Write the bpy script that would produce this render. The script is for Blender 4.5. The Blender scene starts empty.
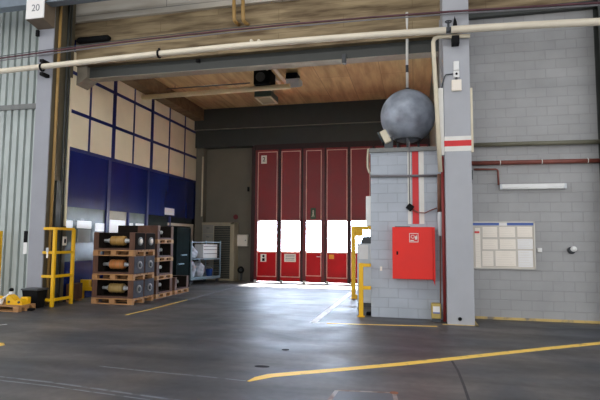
import bpy, bmesh, math, random
from mathutils import Vector, Matrix
random.seed(7)
D = bpy.data
SC = bpy.context.scene
COL = SC.collection

# ------------------------------------------------------------------ camera
F_PX, YAW, PITCH, ROLL, EYE = 491.0, 0.22965, 0.0808, 0.00743, 1.6
cy, sy = math.cos(YAW), math.sin(YAW)
cp, sp = math.cos(PITCH), math.sin(PITCH)
cr, sr = math.cos(ROLL), math.sin(ROLL)
FWD = Vector((-sy * cp, cy * cp, sp))
R0 = Vector((cy, sy, 0))
U0 = R0.cross(FWD)
RT = R0 * cr + U0 * sr
UP = U0 * cr - R0 * sr
cam_data = D.cameras.new('camera')
cam = D.objects.new('camera', cam_data)
COL.objects.link(cam)
M = Matrix((RT, UP, -FWD)).transposed().to_4x4()
M.translation = Vector((0, 0, EYE))
cam.matrix_world = M
cam_data.sensor_width = 36
cam_data.lens = F_PX * 36 / 600
cam_data.clip_start = 0.05
cam_data.clip_end = 300
SC.camera = cam
SC.view_settings.view_transform = 'Standard'
SC.view_settings.look = 'None'
SC.view_settings.gamma = 1
SC.view_settings.use_curve_mapping = False
SC.view_settings.exposure = 0.0


def ray(x, y):
    return FWD + RT * ((x - 300) / F_PX) - UP * ((y - 200) / F_PX)


def on_z(x, y, z=0.0):
    d = ray(x, y)
    return d * ((z - EYE) / d.z) + Vector((0, 0, EYE))


def on_y(x, y, Y):
    d = ray(x, y)
    return d * (Y / d.y) + Vector((0, 0, EYE))


def on_x(x, y, X):
    d = ray(x, y)
    return d * (X / d.x) + Vector((0, 0, EYE))


# ------------------------------------------------------------------ materials
def S(r, g, b):
    def f(c):
        c /= 255.0
        return c / 12.92 if c <= 0.04045 else ((c + 0.055) / 1.055) ** 2.4
    return (f(r), f(g), f(b), 1)


def nodes(name):
    m = D.materials.new(name)
    m.use_nodes = True
    nt = m.node_tree
    return m, nt, nt.nodes, nt.links, nt.nodes['Principled BSDF']


def mul(c, k):
    return (min(1, c[0] * k), min(1, c[1] * k), min(1, c[2] * k), 1)


def mat(name, col, rough=0.55, metal=0.0, var=0.12, scale=6.0, bump=0.0, stretch=(1, 1, 1), rvar=0.08, second=None, spec=0.5):
    m, nt, N, L, B = nodes(name)
    tc = N.new('ShaderNodeTexCoord')
    mp = N.new('ShaderNodeMapping')
    mp.inputs['Scale'].default_value = stretch
    nz = N.new('ShaderNodeTexNoise')
    nz.inputs['Scale'].default_value = scale
    nz.inputs['Detail'].default_value = 5
    rp = N.new('ShaderNodeValToRGB')
    rp.color_ramp.elements[0].position = 0.3
    rp.color_ramp.elements[1].position = 0.72
    rp.color_ramp.elements[0].color = second or mul(col, 1 - var)
    rp.color_ramp.elements[1].color = mul(col, 1 + var * 0.6)
    L.new(tc.outputs['Object'], mp.inputs['Vector'])
    L.new(mp.outputs['Vector'], nz.inputs['Vector'])
    L.new(nz.outputs['Fac'], rp.inputs['Fac'])
    L.new(rp.outputs['Color'], B.inputs['Base Color'])
    mr = N.new('ShaderNodeMapRange')
    mr.inputs['To Min'].default_value = max(0.02, rough - rvar)
    mr.inputs['To Max'].default_value = min(1, rough + rvar)
    L.new(nz.outputs['Fac'], mr.inputs['Value'])
    L.new(mr.outputs['Result'], B.inputs['Roughness'])
    B.inputs['Metallic'].default_value = metal
    B.inputs['Specular IOR Level'].default_value = spec
    if bump:
        bp = N.new('ShaderNodeBump')
        bp.inputs['Strength'].default_value = bump
        bp.inputs['Distance'].default_value = 0.02
        L.new(nz.outputs['Fac'], bp.inputs['Height'])
        L.new(bp.outputs['Normal'], B.inputs['Normal'])
    return m


def block_mat(name, c1, c2, mortar, bw=0.4, bh=0.2, rough=0.55):
    """painted concrete block masonry laid in running bond"""
    m, nt, N, L, B = nodes(name)
    tc = N.new('ShaderNodeTexCoord')
    sx = N.new('ShaderNodeSeparateXYZ')
    L.new(tc.outputs['Object'], sx.inputs[0])
    ad = N.new('ShaderNodeMath')
    L.new(sx.outputs['X'], ad.inputs[0])
    L.new(sx.outputs['Y'], ad.inputs[1])
    cb = N.new('ShaderNodeCombineXYZ')
    L.new(ad.outputs[0], cb.inputs['X'])
    L.new(sx.outputs['Z'], cb.inputs['Y'])
    br = N.new('ShaderNodeTexBrick')
    br.inputs['Scale'].default_value = 1.0
    br.inputs['Brick Width'].default_value = bw
    br.inputs['Row Height'].default_value = bh
    br.inputs['Mortar Size'].default_value = 0.009
    br.inputs['Mortar Smooth'].default_value = 0.3
    br.inputs['Bias'].default_value = 0.0
    br.inputs['Color1'].default_value = c1
    br.inputs['Color2'].default_value = c2
    br.inputs['Mortar'].default_value = mortar
    L.new(cb.outputs[0], br.inputs['Vector'])
    nz = N.new('ShaderNodeTexNoise')
    nz.inputs['Scale'].default_value = 1.7
    nz.inputs['Detail'].default_value = 6
    L.new(tc.outputs['Object'], nz.inputs['Vector'])
    mr = N.new('ShaderNodeMapRange')
    mr.inputs['From Min'].default_value = 0.3
    mr.inputs['From Max'].default_value = 0.7
    mr.inputs['To Min'].default_value = 0.9
    mr.inputs['To Max'].default_value = 1.06
    L.new(nz.outputs['Fac'], mr.inputs['Value'])
    mx = N.new('ShaderNodeMix')
    mx.data_type = 'RGBA'
    mx.blend_type = 'MULTIPLY'
    mx.inputs['Factor'].default_value = 1
    L.new(br.outputs['Color'], mx.inputs['A'])
    L.new(mr.outputs['Result'], mx.inputs['B'])
    L.new(mx.outputs['Result'], B.inputs['Base Color'])
    B.inputs['Roughness'].default_value = rough
    bp = N.new('ShaderNodeBump')
    bp.invert = True
    bp.inputs['Strength'].default_value = 0.5
    bp.inputs['Distance'].default_value = 0.01
    L.new(br.outputs['Fac'], bp.inputs['Height'])
    L.new(bp.outputs['Normal'], B.inputs['Normal'])
    return m


def floor_mat():
    m, nt, N, L, B = nodes('hall_floor')
    tc = N.new('ShaderNodeTexCoord')

    def noise(scale, stretch, detail=6, rot=0.0, dist=0.0):
        mp = N.new('ShaderNodeMapping')
        mp.inputs['Scale'].default_value = stretch
        mp.inputs['Rotation'].default_value = (0, 0, rot)
        L.new(tc.outputs['Object'], mp.inputs['Vector'])
        n = N.new('ShaderNodeTexNoise')
        n.inputs['Scale'].default_value = scale
        n.inputs['Detail'].default_value = detail
        n.inputs['Distortion'].default_value = dist
        L.new(mp.outputs['Vector'], n.inputs['Vector'])
        return n.outputs['Fac']

    big = noise(0.55, (1, 1, 1), 4, 0.3, 0.6)
    streak = noise(1.5, (0.22, 1.6, 1), 6, 0.25, 0.4)
    fine = noise(9, (1, 1, 1), 6)
    mottle = noise(1.3, (0.7, 1.2, 1), 9, 0.5, 0.8)
    rp = N.new('ShaderNodeValToRGB')
    e = rp.color_ramp.elements
    e[0].position, e[0].color = 0.32, FLOOR_COLS[0]
    e[1].position, e[1].color = 0.68, FLOOR_COLS[1]
    L.new(big, rp.inputs['Fac'])
    r2 = N.new('ShaderNodeValToRGB')
    r2.color_ramp.elements[0].position, r2.color_ramp.elements[0].color = 0.3, (0.6, 0.6, 0.6, 1)
    r2.color_ramp.elements[1].position, r2.color_ramp.elements[1].color = 0.7, (1.3, 1.3, 1.3, 1)
    L.new(streak, r2.inputs['Fac'])
    mx = N.new('ShaderNodeMix')
    mx.data_type, mx.blend_type = 'RGBA', 'MULTIPLY'
    mx.inputs['Factor'].default_value = 1
    L.new(rp.outputs['Color'], mx.inputs['A'])
    L.new(r2.outputs['Color'], mx.inputs['B'])
    r3 = N.new('ShaderNodeValToRGB')
    r3.color_ramp.elements[0].position, r3.color_ramp.elements[0].color = 0.35, (0.85, 0.85, 0.85, 1)
    r3.color_ramp.elements[1].position, r3.color_ramp.elements[1].color = 0.65, (1.12, 1.12, 1.12, 1)
    L.new(fine, r3.inputs['Fac'])
    mx2 = N.new('ShaderNodeMix')
    mx2.data_type, mx2.blend_type = 'RGBA', 'MULTIPLY'
    mx2.inputs['Factor'].default_value = 1
    L.new(mx.outputs['Result'], mx2.inputs['A'])
    L.new(r3.outputs['Color'], mx2.inputs['B'])
    L.new(mx2.outputs['Result'], B.inputs['Base Color'])
    mr = N.new('ShaderNodeMapRange')
    mr.inputs['From Min'].default_value = 0.3
    mr.inputs['From Max'].default_value = 0.7
    mr.inputs['To Min'].default_value = FLOOR_ROUGH[0]
    mr.inputs['To Max'].default_value = FLOOR_ROUGH[1]
    L.new(mottle, mr.inputs['Value'])
    L.new(mr.outputs['Result'], B.inputs['Roughness'])
    B.inputs['Specular IOR Level'].default_value = FLOOR_SPEC
    bp = N.new('ShaderNodeBump')
    bp.inputs['Strength'].default_value = 0.12
    bp.inputs['Distance'].default_value = 0.01
    L.new(fine, bp.inputs['Height'])
    L.new(bp.outputs['Normal'], B.inputs['Normal'])
    return m


def board_mat(name, c1, c2, along='X', bw=3.0, bh=0.5, gap=None, rough=0.8, stain=0.5, swap=False):
    """board-marked concrete: long boards with seams and stains"""
    m, nt, N, L, B = nodes(name)
    tc = N.new('ShaderNodeTexCoord')
    sx = N.new('ShaderNodeSeparateXYZ')
    L.new(tc.outputs['Object'], sx.inputs[0])
    cb = N.new('ShaderNodeCombineXYZ')
    if swap:                       # horizontal slab, boards run along Y
        L.new(sx.outputs['Y'], cb.inputs['X'])
        L.new(sx.outputs['X'], cb.inputs['Y'])
    else:
        L.new(sx.outputs['X'], cb.inputs['X'])
        ad = N.new('ShaderNodeMath')
        L.new(sx.outputs['Z'], ad.inputs[0])
        L.new(sx.outputs['Y'], ad.inputs[1])
        L.new(ad.outputs[0], cb.inputs['Y'])
    br = N.new('ShaderNodeTexBrick')
    br.inputs['Scale'].default_value = 1.0
    br.inputs['Brick Width'].default_value = bw
    br.inputs['Row Height'].default_value = bh
    br.inputs['Mortar Size'].default_value = 0.012
    br.inputs['Mortar Smooth'].default_value = 0.5
    br.inputs['Color1'].default_value = c1
    br.inputs['Color2'].default_value = mul(c1, 0.82)
    br.inputs['Mortar'].default_value = gap or mul(c1, 0.45)
    L.new(cb.outputs[0], br.inputs['Vector'])
    mp = N.new('ShaderNodeMapping')
    mp.inputs['Scale'].default_value = (4.0, 0.5, 4.0) if swap else (0.5, 3.0, 4.0)
    L.new(tc.outputs['Object'], mp.inputs['Vector'])
    nz = N.new('ShaderNodeTexNoise')
    nz.inputs['Scale'].default_value = 1.6
    nz.inputs['Detail'].default_value = 7
    L.new(mp.outputs['Vector'], nz.inputs['Vector'])
    mr = N.new('ShaderNodeMapRange')
    mr.inputs['From Min'].default_value = 0.38
    mr.inputs['From Max'].default_value = 0.66
    mr.inputs['To Min'].default_value = 0
    mr.inputs['To Max'].default_value = stain
    L.new(nz.outputs['Fac'], mr.inputs['Value'])
    mx = N.new('ShaderNodeMix')
    mx.data_type = 'RGBA'
    L.new(mr.outputs['Result'], mx.inputs['Factor'])
    L.new(br.outputs['Color'], mx.inputs['A'])
    mx.inputs['B'].default_value = c2
    L.new(mx.outputs['Result'], B.inputs['Base Color'])
    B.inputs['Roughness'].default_value = rough
    bp = N.new('ShaderNodeBump')
    bp.inputs['Strength'].default_value = 0.3
    bp.inputs['Distance'].default_value = 0.02
    L.new(nz.outputs['Fac'], bp.inputs['Height'])
    L.new(bp.outputs['Normal'], B.inputs['Normal'])
    return m


def worn_paint(name, col, under, amount=0.42, scale=9.0):
    """floor paint with patches scuffed through to the floor"""
    m, nt, N, L, B = nodes(name)
    tc = N.new('ShaderNodeTexCoord')
    nz = N.new('ShaderNodeTexNoise')
    nz.inputs['Scale'].default_value = scale
    nz.inputs['Detail'].default_value = 7
    L.new(tc.outputs['Object'], nz.inputs['Vector'])
    rp = N.new('ShaderNodeValToRGB')
    rp.color_ramp.elements[0].position, rp.color_ramp.elements[0].color = amount - 0.08, under
    rp.color_ramp.elements[1].position, rp.color_ramp.elements[1].color = amount + 0.06, col
    L.new(nz.outputs['Fac'], rp.inputs['Fac'])
    L.new(rp.outputs['Color'], B.inputs['Base Color'])
    B.inputs['Roughness'].default_value = 0.5
    return m


def glow(name, col, strength):
    m, nt, N, L, B = nodes(name)
    B.inputs['Base Color'].default_value = col
    B.inputs['Emission Color'].default_value = col
    B.inputs['Emission Strength'].default_value = strength
    B.inputs['Roughness'].default_value = 0.3
    return m


def glass_mat(name, tint=(1, 1, 1, 1)):
    m, nt, N, L, B = nodes(name)
    t = N.new('ShaderNodeBsdfTransparent')
    t.inputs['Color'].default_value = tint
    g = N.new('ShaderNodeBsdfGlossy')
    g.inputs['Roughness'].default_value = 0.03
    mx = N.new('ShaderNodeMixShader')
    mx.inputs['Fac'].default_value = 0.06
    L.new(t.outputs[0], mx.inputs[1])
    L.new(g.outputs[0], mx.inputs[2])
    L.new(mx.outputs[0], N['Material Output'].inputs['Surface'])
    return m


FLOOR_COLS = (S(56, 60, 68), S(96, 89, 84))
FLOOR_ROUGH = (0.41, 0.60)
FLOOR_SPEC = 0.66

X = {}
X['floor'] = floor_mat()
X['yard'] = mat('pale_yard_concrete', S(205, 205, 200), 0.8, var=0.1, scale=1.0)
X['block'] = block_mat('grey_painted_block', S(166, 166, 166), S(162, 162, 162), S(155, 155, 155))
X['booth_block'] = block_mat('blue_grey_painted_block', S(178, 185, 194), S(174, 181, 191), S(164, 170, 180))
X['column'] = mat('column_grey_paint', S(172, 174, 180), 0.5, var=0.05, scale=2.5)
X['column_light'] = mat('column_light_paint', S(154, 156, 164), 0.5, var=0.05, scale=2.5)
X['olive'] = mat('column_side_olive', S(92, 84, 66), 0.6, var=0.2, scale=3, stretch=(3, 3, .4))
X['corr'] = mat('zinc_cladding', S(184, 192, 189), 0.5, metal=0.1, var=0.12, scale=3, stretch=(2, 2, .4))
X['rail'] = mat('rail_grey', S(120, 122, 120), 0.5, var=0.1)
X['concrete'] = board_mat('grey_concrete_band', S(214, 209, 198), S(168, 154, 132), bh=1.4, bw=6, stain=0.45)
X['haunch'] = mat('stained_haunch', S(128, 121, 108), .8, var=.3, scale=3)
X['lintel'] = board_mat('brown_board_concrete', S(164, 145, 112), S(88, 70, 48), bh=0.3, bw=3.1, stain=0.95, gap=S(140, 122, 92))
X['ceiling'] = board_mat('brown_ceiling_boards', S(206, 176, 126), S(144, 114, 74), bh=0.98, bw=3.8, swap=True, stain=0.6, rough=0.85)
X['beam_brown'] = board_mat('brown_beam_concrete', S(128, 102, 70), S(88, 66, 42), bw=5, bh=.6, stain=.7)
X['steel'] = mat('dark_grey_steel', S(58, 61, 58), 0.5, var=0.12, scale=3)
X['steel_pale'] = mat('pale_flange_edge', S(150, 142, 126), 0.6, var=0.15)
X['crane_blue'] = mat('crane_beam_blue_grey', S(128, 140, 152), 0.5, var=0.1)
X['brown_steel'] = mat('corbel_brown', S(112, 98, 82), 0.65, var=0.15)
X['roof'] = mat('hall_roof_grey', S(170, 170, 168), 0.8, var=0.08, scale=1)
X['blue'] = mat('blue_enamel', S(10, 28, 92), 0.2, var=0.25, scale=1.2, stretch=(1, 1.5, .35), rvar=0.1)
X['blue_frame'] = mat('navy_frame', S(20, 28, 92), 0.4, var=0.1)
X['cream'] = mat('cream_panel', S(238, 223, 192), 0.6, var=0.05, scale=2)
X['grey_green'] = mat('grey_green_panel', S(112, 120, 118), 0.25, var=0.25, scale=2.2)
X['day_pane'] = glow('daylight_glow_pane', (.95, .97, 1, 1), 0.36)  # emission stands in for daylight behind the glass
X['cream_pane'] = mat('cream_door_panel', S(205, 196, 180), 0.5, var=0.06)
X['dark_glass'] = mat('dark_glass', S(34, 42, 46), 0.12, var=0.3, scale=2)
X['back'] = mat('beige_grey_wall', S(118, 112, 98), 0.75, var=0.1, scale=1.5)
X['red_line'] = mat('dull_red_line', S(88, 52, 60), 0.45, var=0.25, scale=3)
X['dim_pane'] = mat('dim_frosted_pane', S(176, 180, 178), 0.3, var=0.08)
X['red_door'] = mat('red_door_paint', S(196, 10, 20), 0.45, var=0.1, scale=2, spec=.25)
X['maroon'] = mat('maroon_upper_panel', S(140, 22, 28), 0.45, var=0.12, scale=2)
X['red_frame'] = mat('dark_red_frame', S(112, 16, 24), 0.4, var=0.12, scale=3)
X['pink_trim'] = mat('faded_pink_trim', S(240, 184, 170), 0.5, var=0.1)
X['seal'] = mat('black_rubber_seal', S(52, 26, 26), 0.6, var=0.2)
X['glass'] = glass_mat('clear_glass')
X['fire_red'] = mat('fire_cabinet_red', S(232, 34, 20), 0.5, var=0.04, scale=3)
X['stripe_red'] = mat('stripe_red', S(214, 44, 46), 0.5, var=0.05)
X['stripe_white'] = mat('stripe_white', S(228, 226, 220), 0.5, var=0.05)
X['white'] = mat('white_plastic', S(236, 236, 234), 0.4, var=0.03)
X['paper'] = mat('paper', S(248, 239, 226), 0.7, var=0.03)
X['paper_white'] = mat('white_paper', S(240, 238, 236), 0.7, var=0.03)
X['grey_text'] = mat('grey_lettering', S(120, 122, 126), 0.6, var=0.02)
X['black'] = mat('black_paint', S(14, 14, 16), 0.75, var=0.2, spec=.2)
X['blue_head'] = mat('blue_header', S(88, 112, 180), 0.6, var=0.05)
X['board_beige'] = mat('board_beige', S(208, 200, 188), 0.6, var=0.04)
X['faint_print'] = mat('faint_print', S(224, 214, 200), 0.7, var=0.03)
X['alu'] = mat('aluminium_frame', S(196, 192, 184), 0.35, metal=0.5, var=0.05)
X['pipe_white'] = mat('ivory_pipe', S(226, 216, 196), 0.4, var=0.08, scale=2)
X['pipe_cream'] = mat('cream_pipe', S(214, 204, 180), 0.5, var=0.12, scale=3)
X['pipe_ceiling'] = mat('ivory_ceiling_pipe', S(232, 214, 174), 0.5, var=0.1, scale=3)
X['pipe_brass'] = mat('tan_pipe', S(168, 134, 78), 0.45, var=0.15, scale=3)
X['pipe_red'] = mat('red_pipe', S(140, 46, 44), 0.45, var=0.15, scale=3)
X['pipe_rust'] = mat('rusty_pipe', S(118, 80, 62), 0.6, var=0.25, scale=8)
X['cable'] = mat('grey_cable', S(120, 118, 122), 0.6, var=0.1)
X['pipe_olive'] = mat('olive_rail', S(112, 110, 92), 0.55, var=0.12)
X['pipe_brown'] = mat('brown_red_pipe', S(128, 70, 58), 0.5, var=0.2, scale=5)
X['sphere'] = mat('grey_tank', S(158, 166, 180), 0.42, var=0.42, scale=3.4, metal=0.1, bump=0.1)
X['yellow'] = mat('safety_yellow', S(240, 186, 18), 0.45, var=0.1, scale=5)
X['yellow_old'] = mat('olive_yellow', S(190, 166, 92), 0.55, var=0.1, scale=6)
X['machine_grey'] = mat('machine_light_grey', S(208, 212, 216), 0.5, var=0.06)
X['dark_grey'] = mat('dark_grey_paint', S(66, 70, 74), 0.5, var=0.12)
X['wood'] = mat('pallet_wood', S(176, 130, 84), 0.75, var=0.28, scale=4, stretch=(.6, 5, 5), bump=.1)
X['dark_wood'] = mat('dark_crate_wood', S(92, 60, 44), 0.7, var=0.35, scale=4, stretch=(3, 3, .8), bump=.1)
X['crate_dark'] = mat('dark_board_and_shade', S(34, 28, 25), 0.9, var=0.3, scale=4, spec=.1)  # dark boards, also the painted shade inside open crates
X['plate'] = mat('grey_end_plate', S(80, 80, 86), 0.8, var=0.3, scale=5, spec=.15)
X['flange'] = mat('dull_flange', S(132, 130, 128), 0.6, var=0.15, spec=.3)
X['chrome'] = mat('polished_shaft', S(232, 234, 236), 0.3, metal=0.1, var=0.06)
X['drum_gold'] = mat('gold_drum', S(172, 132, 70), 0.42, var=0.18, scale=3, stretch=(9, .5, .5))
X['drum_copper'] = mat('copper_drum', S(200, 128, 72), 0.42, var=0.15, scale=3, stretch=(9, .5, .5))
X['drum_tan'] = mat('tan_drum', S(172, 144, 88), 0.42, var=0.15, scale=3, stretch=(9, .5, .5))
X['cage'] = mat('blue_grey_cage', S(136, 160, 170), 0.45, metal=.2, var=0.12)
X['cage_dark'] = mat('dark_green_cage', S(16, 26, 26), 0.9, var=0.35, spec=0.06)
X['bag'] = mat('white_sack', S(206, 214, 224), 0.6, var=0.22, scale=5, bump=0.4)
X['bucket'] = mat('blue_bucket', S(48, 84, 168), 0.4, var=0.06)
X['locker'] = mat('beige_locker', S(176, 164, 138), 0.6, var=0.08)
X['locker_grey'] = mat('grey_locker_panel', S(150, 148, 138), 0.6, var=0.06)
X['shutter'] = mat('dark_shutter', S(62, 64, 58), 0.5, var=0.15)
X['green'] = mat('exit_green', S(52, 74, 44), 0.5, var=0.05)
X['orange'] = mat('orange_sticker', S(244, 160, 40), 0.5, var=0.05)
X['line_yellow'] = worn_paint('worn_yellow_paint', S(250, 206, 92), S(160, 134, 84), 0.36, 6)
X['line_white'] = worn_paint('worn_white_paint', S(236, 236, 236), S(150, 150, 152), 0.36, 5)
X['line_faint'] = worn_paint('floor_joint_filler', S(122, 124, 130), S(84, 84, 88), 0.46, 7)
X['rust_line'] = worn_paint('rusty_frame', S(150, 138, 132), S(112, 84, 70), 0.5, 5)
X['patch'] = mat('floor_patch_grey', S(84, 86, 92), 0.42, var=0.12, scale=3)
X['joint_dark'] = mat('dark_joint', S(70, 68, 70), .7, var=.3, scale=7, spec=.3)
X['oil'] = mat('oil_dark', S(52, 50, 52), .9, var=.2, scale=5, spec=.05)
X['kerb'] = worn_paint('worn_yellow_kerb', S(204, 176, 108), S(128, 122, 110), 0.42, 5)

# ------------------------------------------------------------------ mesh building


class MB:
    """collects shapes in world metres and links them as ONE mesh object"""

    def __init__(self):
        self.bm = bmesh.new()

    def _add(self, tmp, smooth=False, mtx=None):
        if mtx is not None:
            bmesh.ops.transform(tmp, matrix=mtx, verts=tmp.verts)
        if smooth:
            for f in tmp.faces:
                f.smooth = True
        me = D.meshes.new('tmp')
        tmp.to_mesh(me)
        tmp.free()
        self.bm.from_mesh(me)
        D.meshes.remove(me)

    def box(self, lo, hi, bev=0.0, mtx=None, seg=2):
        lo, hi = Vector(lo), Vector(hi)
        a = Vector([min(lo[i], hi[i]) for i in range(3)])
        b = Vector([max(lo[i], hi[i]) for i in range(3)])
        t = bmesh.new()
        bmesh.ops.create_cube(t, size=1)
        for v in t.verts:
            v.co = Vector([(a[i] + b[i]) / 2 + v.co[i] * (b[i] - a[i]) for i in range(3)])
        if bev:
            bmesh.ops.bevel(t, geom=t.edges[:], offset=min(bev, 0.45 * min(b - a)), segments=seg, affect='EDGES', profile=0.5)
        self._add(t, False, mtx)
        return self

    def cyl(self, p, q, r, r2=None, n=20, caps=True):
        p, q = Vector(p), Vector(q)
        t = bmesh.new()
        bmesh.ops.create_cone(t, cap_ends=caps, segments=n, radius1=r, radius2=r if r2 is None else r2, depth=(q - p).length)
        for f in t.faces:
            f.smooth = len(f.verts) == 4
        rot = Vector((0, 0, 1)).rotation_difference((q - p).normalized()).to_matrix().to_4x4()
        self._add(t, False, Matrix.Translation((p + q) / 2) @ rot)
        return self

    def tube(self, pts, r, n=12, radii=None):
        """swept tube through points with closed ends"""
        pts = [Vector(p) for p in pts]
        t = bmesh.new()
        rings = []
        prev = None
        for i, p in enumerate(pts):
            d = (pts[min(i + 1, len(pts) - 1)] - pts[max(i - 1, 0)]).normalized()
            if prev is None:
                u = d.orthogonal().normalized()
            else:
                u = (prev - d * prev.dot(d)).normalized()
            prev = u
            w = d.cross(u)
            rr = radii[i] if radii else r
            rings.append([t.verts.new(p + (u * math.cos(2 * math.pi * k / n) + w * math.sin(2 * math.pi * k / n)) * rr) for k in range(n)])
        for a, b in zip(rings, rings[1:]):
            for k in range(n):
                f = t.faces.new((a[k], a[(k + 1) % n], b[(k + 1) % n], b[k]))
                f.smooth = True
        t.faces.new(list(reversed(rings[0])))
        t.faces.new(rings[-1])
        self._add(t)
        return self

    def ball(self, c, r, sc=(1, 1, 1), seg=32, rings=20, mtx=None):
        t = bmesh.new()
        bmesh.ops.create_uvsphere(t, u_segments=seg, v_segments=rings, radius=r)
        for f in t.faces:
            f.smooth = True
        m = Matrix.Translation(Vector(c)) @ (mtx or Matrix()) @ Matrix.Diagonal((*sc, 1))
        self._add(t, False, m)
        return self

    def lathe(self, c, prof, n=24, axis='Z'):
        """profile of (radius, height) turned about a vertical axis at c"""
        t = bmesh.new()
        rings = []
        for r, z in prof:
            rings.append([t.verts.new((r * math.cos(2 * math.pi * k / n), r * math.sin(2 * math.pi * k / n), z)) for k in range(n)])
        for a, b in zip(rings, rings[1:]):
            for k in range(n):
                f = t.faces.new((a[k], a[(k + 1) % n], b[(k + 1) % n], b[k]))
                f.smooth = True
        t.faces.new(list(reversed(rings[0])))
        t.faces.new(rings[-1])
        m = Matrix.Translation(Vector(c))
        if axis == 'X':
            m = m @ Matrix.Rotation(math.pi / 2, 4, 'Y')
        if axis == 'Y':
            m = m @ Matrix.Rotation(-math.pi / 2, 4, 'X')
        self._add(t, False, m)
        return self

    def ring(self, c, R, r, axis='Y', n=24, k=8):
        pts = []
        for i in range(n + 1):
            a = 2 * math.pi * i / n
            v = (math.cos(a) * R, math.sin(a) * R)
            o = {'Y': (v[0], 0, v[1]), 'X': (0, v[0], v[1]), 'Z': (v[0], v[1], 0)}[axis]
            pts.append(Vector(c) + Vector(o))
        return self.tube(pts, r, k)

    def prism(self, poly, axis, lo, hi):
        """polygon in the plane across the axis, extruded from lo to hi"""
        t = bmesh.new()

        def P(a, b, h):
            return {'X': (h, a, b), 'Y': (a, h, b), 'Z': (a, b, h)}[axis]
        A = [t.verts.new(P(a, b, lo)) for a, b in poly]
        Bv = [t.verts.new(P(a, b, hi)) for a, b in poly]
        n = len(poly)
        t.faces.new(A)
        t.faces.new(list(reversed(Bv)))
        for k in range(n):
            t.faces.new((A[k], Bv[k], Bv[(k + 1) % n], A[(k + 1) % n]))
        bmesh.ops.recalc_face_normals(t, faces=t.faces[:])
        self._add(t)
        return self

    def xf(self, m):
        bmesh.ops.transform(self.bm, matrix=m, verts=self.bm.verts)
        return self

    def build(self, name, material, parent=None, origin=None):
        if parent is not None:
            off = Vector((0, 0, 0))
            p = parent
            while p is not None:
                off += p.location
                p = p.parent
        elif origin is not None:
            off = Vector(origin)
        else:
            xs = [v.co for v in self.bm.verts]
            lo = Vector([min(v[i] for v in xs) for i in range(3)])
            hi = Vector([max(v[i] for v in xs) for i in range(3)])
            off = Vector(((lo.x + hi.x) / 2, (lo.y + hi.y) / 2, lo.z))
        for v in self.bm.verts:
            v.co -= off
        me = D.meshes.new(name)
        self.bm.to_mesh(me)
        self.bm.free()
        o = D.objects.new(name, me)
        COL.objects.link(o)
        o.data.materials.append(X[material] if isinstance(material, str) else material)
        if parent is not None:
            o.parent = parent
        else:
            o.location = off
        return o


def tag(o, label, cat, group=None, kind=None):
    o['label'] = label
    o['category'] = cat
    if group:
        o['group'] = group
    if kind:
        o['kind'] = kind
    return o


def thing(name, loc, label, cat, group=None):
    o = D.objects.new(name, None)
    o.empty_display_size = 0.1
    COL.objects.link(o)
    o.location = loc
    return tag(o, label, cat, group)


def struct(name, mb, m, parent=None, label=None):
    o = mb.build(name, m, parent, None if parent is not None else (0, 0, 0))
    if parent is None:
        o['kind'] = 'structure'
    if label:
        o['label'] = label
        o['category'] = 'building'
    return o


def copy_tree(o, parent=None):
    c = o.copy()
    COL.objects.link(c)
    if parent is not None:
        c.parent = parent
    for ch in list(o.children):
        copy_tree(ch, c)
    return c


def text_mesh(name, s, size, m, parent, centre, facing='-Y', depth=0.003):
    cu = D.curves.new('lettering', 'FONT')
    cu.body = s
    cu.size = size
    cu.align_x = 'CENTER'
    cu.align_y = 'CENTER'
    cu.extrude = depth / 2
    to = D.objects.new('lettering_source', cu)
    COL.objects.link(to)
    bpy.context.view_layer.update()
    me = D.meshes.new_from_object(to.evaluated_get(bpy.context.evaluated_depsgraph_get()))
    D.objects.remove(to)
    D.curves.remove(cu)
    o = D.objects.new(name, me)
    COL.objects.link(o)
    me.transform(Matrix.Rotation(math.pi / 2, 4, 'X'))
    off = Vector((0, 0, 0))
    p = parent
    while p is not None:
        off += p.location
        p = p.parent
    me.transform(Matrix.Translation(Vector(centre) - off))
    me.materials.clear()
    me.materials.append(X[m])
    o.parent = parent
    return o


# ================================================================== SETTING
YW = 10.9            # plane of the block wall / lintel
XL = -8.6            # blue partition
YB = 18.5            # back wall
ZC = 6.8             # ceiling of the bay

struct('floor', MB().box((-24, -14, -0.2), (14, 18.55, 0)), 'floor')
struct('ground_exterior', MB().box((-40, 18.55, -0.22), (40, 70, -0.02)), 'yard')

# block wall on the right, and the next bay beyond the dark post
struct('wall_right', MB().box((0.57, YW, 0), (13, YW + 0.25, 6.46)), 'block')
struct('wall_right_upper', MB().box((0.57, YW - 0.02, 6.46), (13, YW + 0.25, 9.3)), 'lintel')
struct('beam_right', MB().box((1.08, YW - 0.14, 6.38), (13, YW - 0.02, 6.52), 0.004), 'steel')
pm = MB()
pm.box((3.63, YW - 0.30, 0), (4.0, YW - 0.27, 9.3)).box((3.63, YW - 0.03, 0), (4.0, YW, 9.3)).box((3.80, YW - 0.27, 0), (3.83, YW - 0.03, 9.3))
struct('column_dark', pm, 'steel')
struct('trim_1', MB().box((1.08, YW - 0.02, 0), (13, YW, 0.05)), 'kerb')

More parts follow.
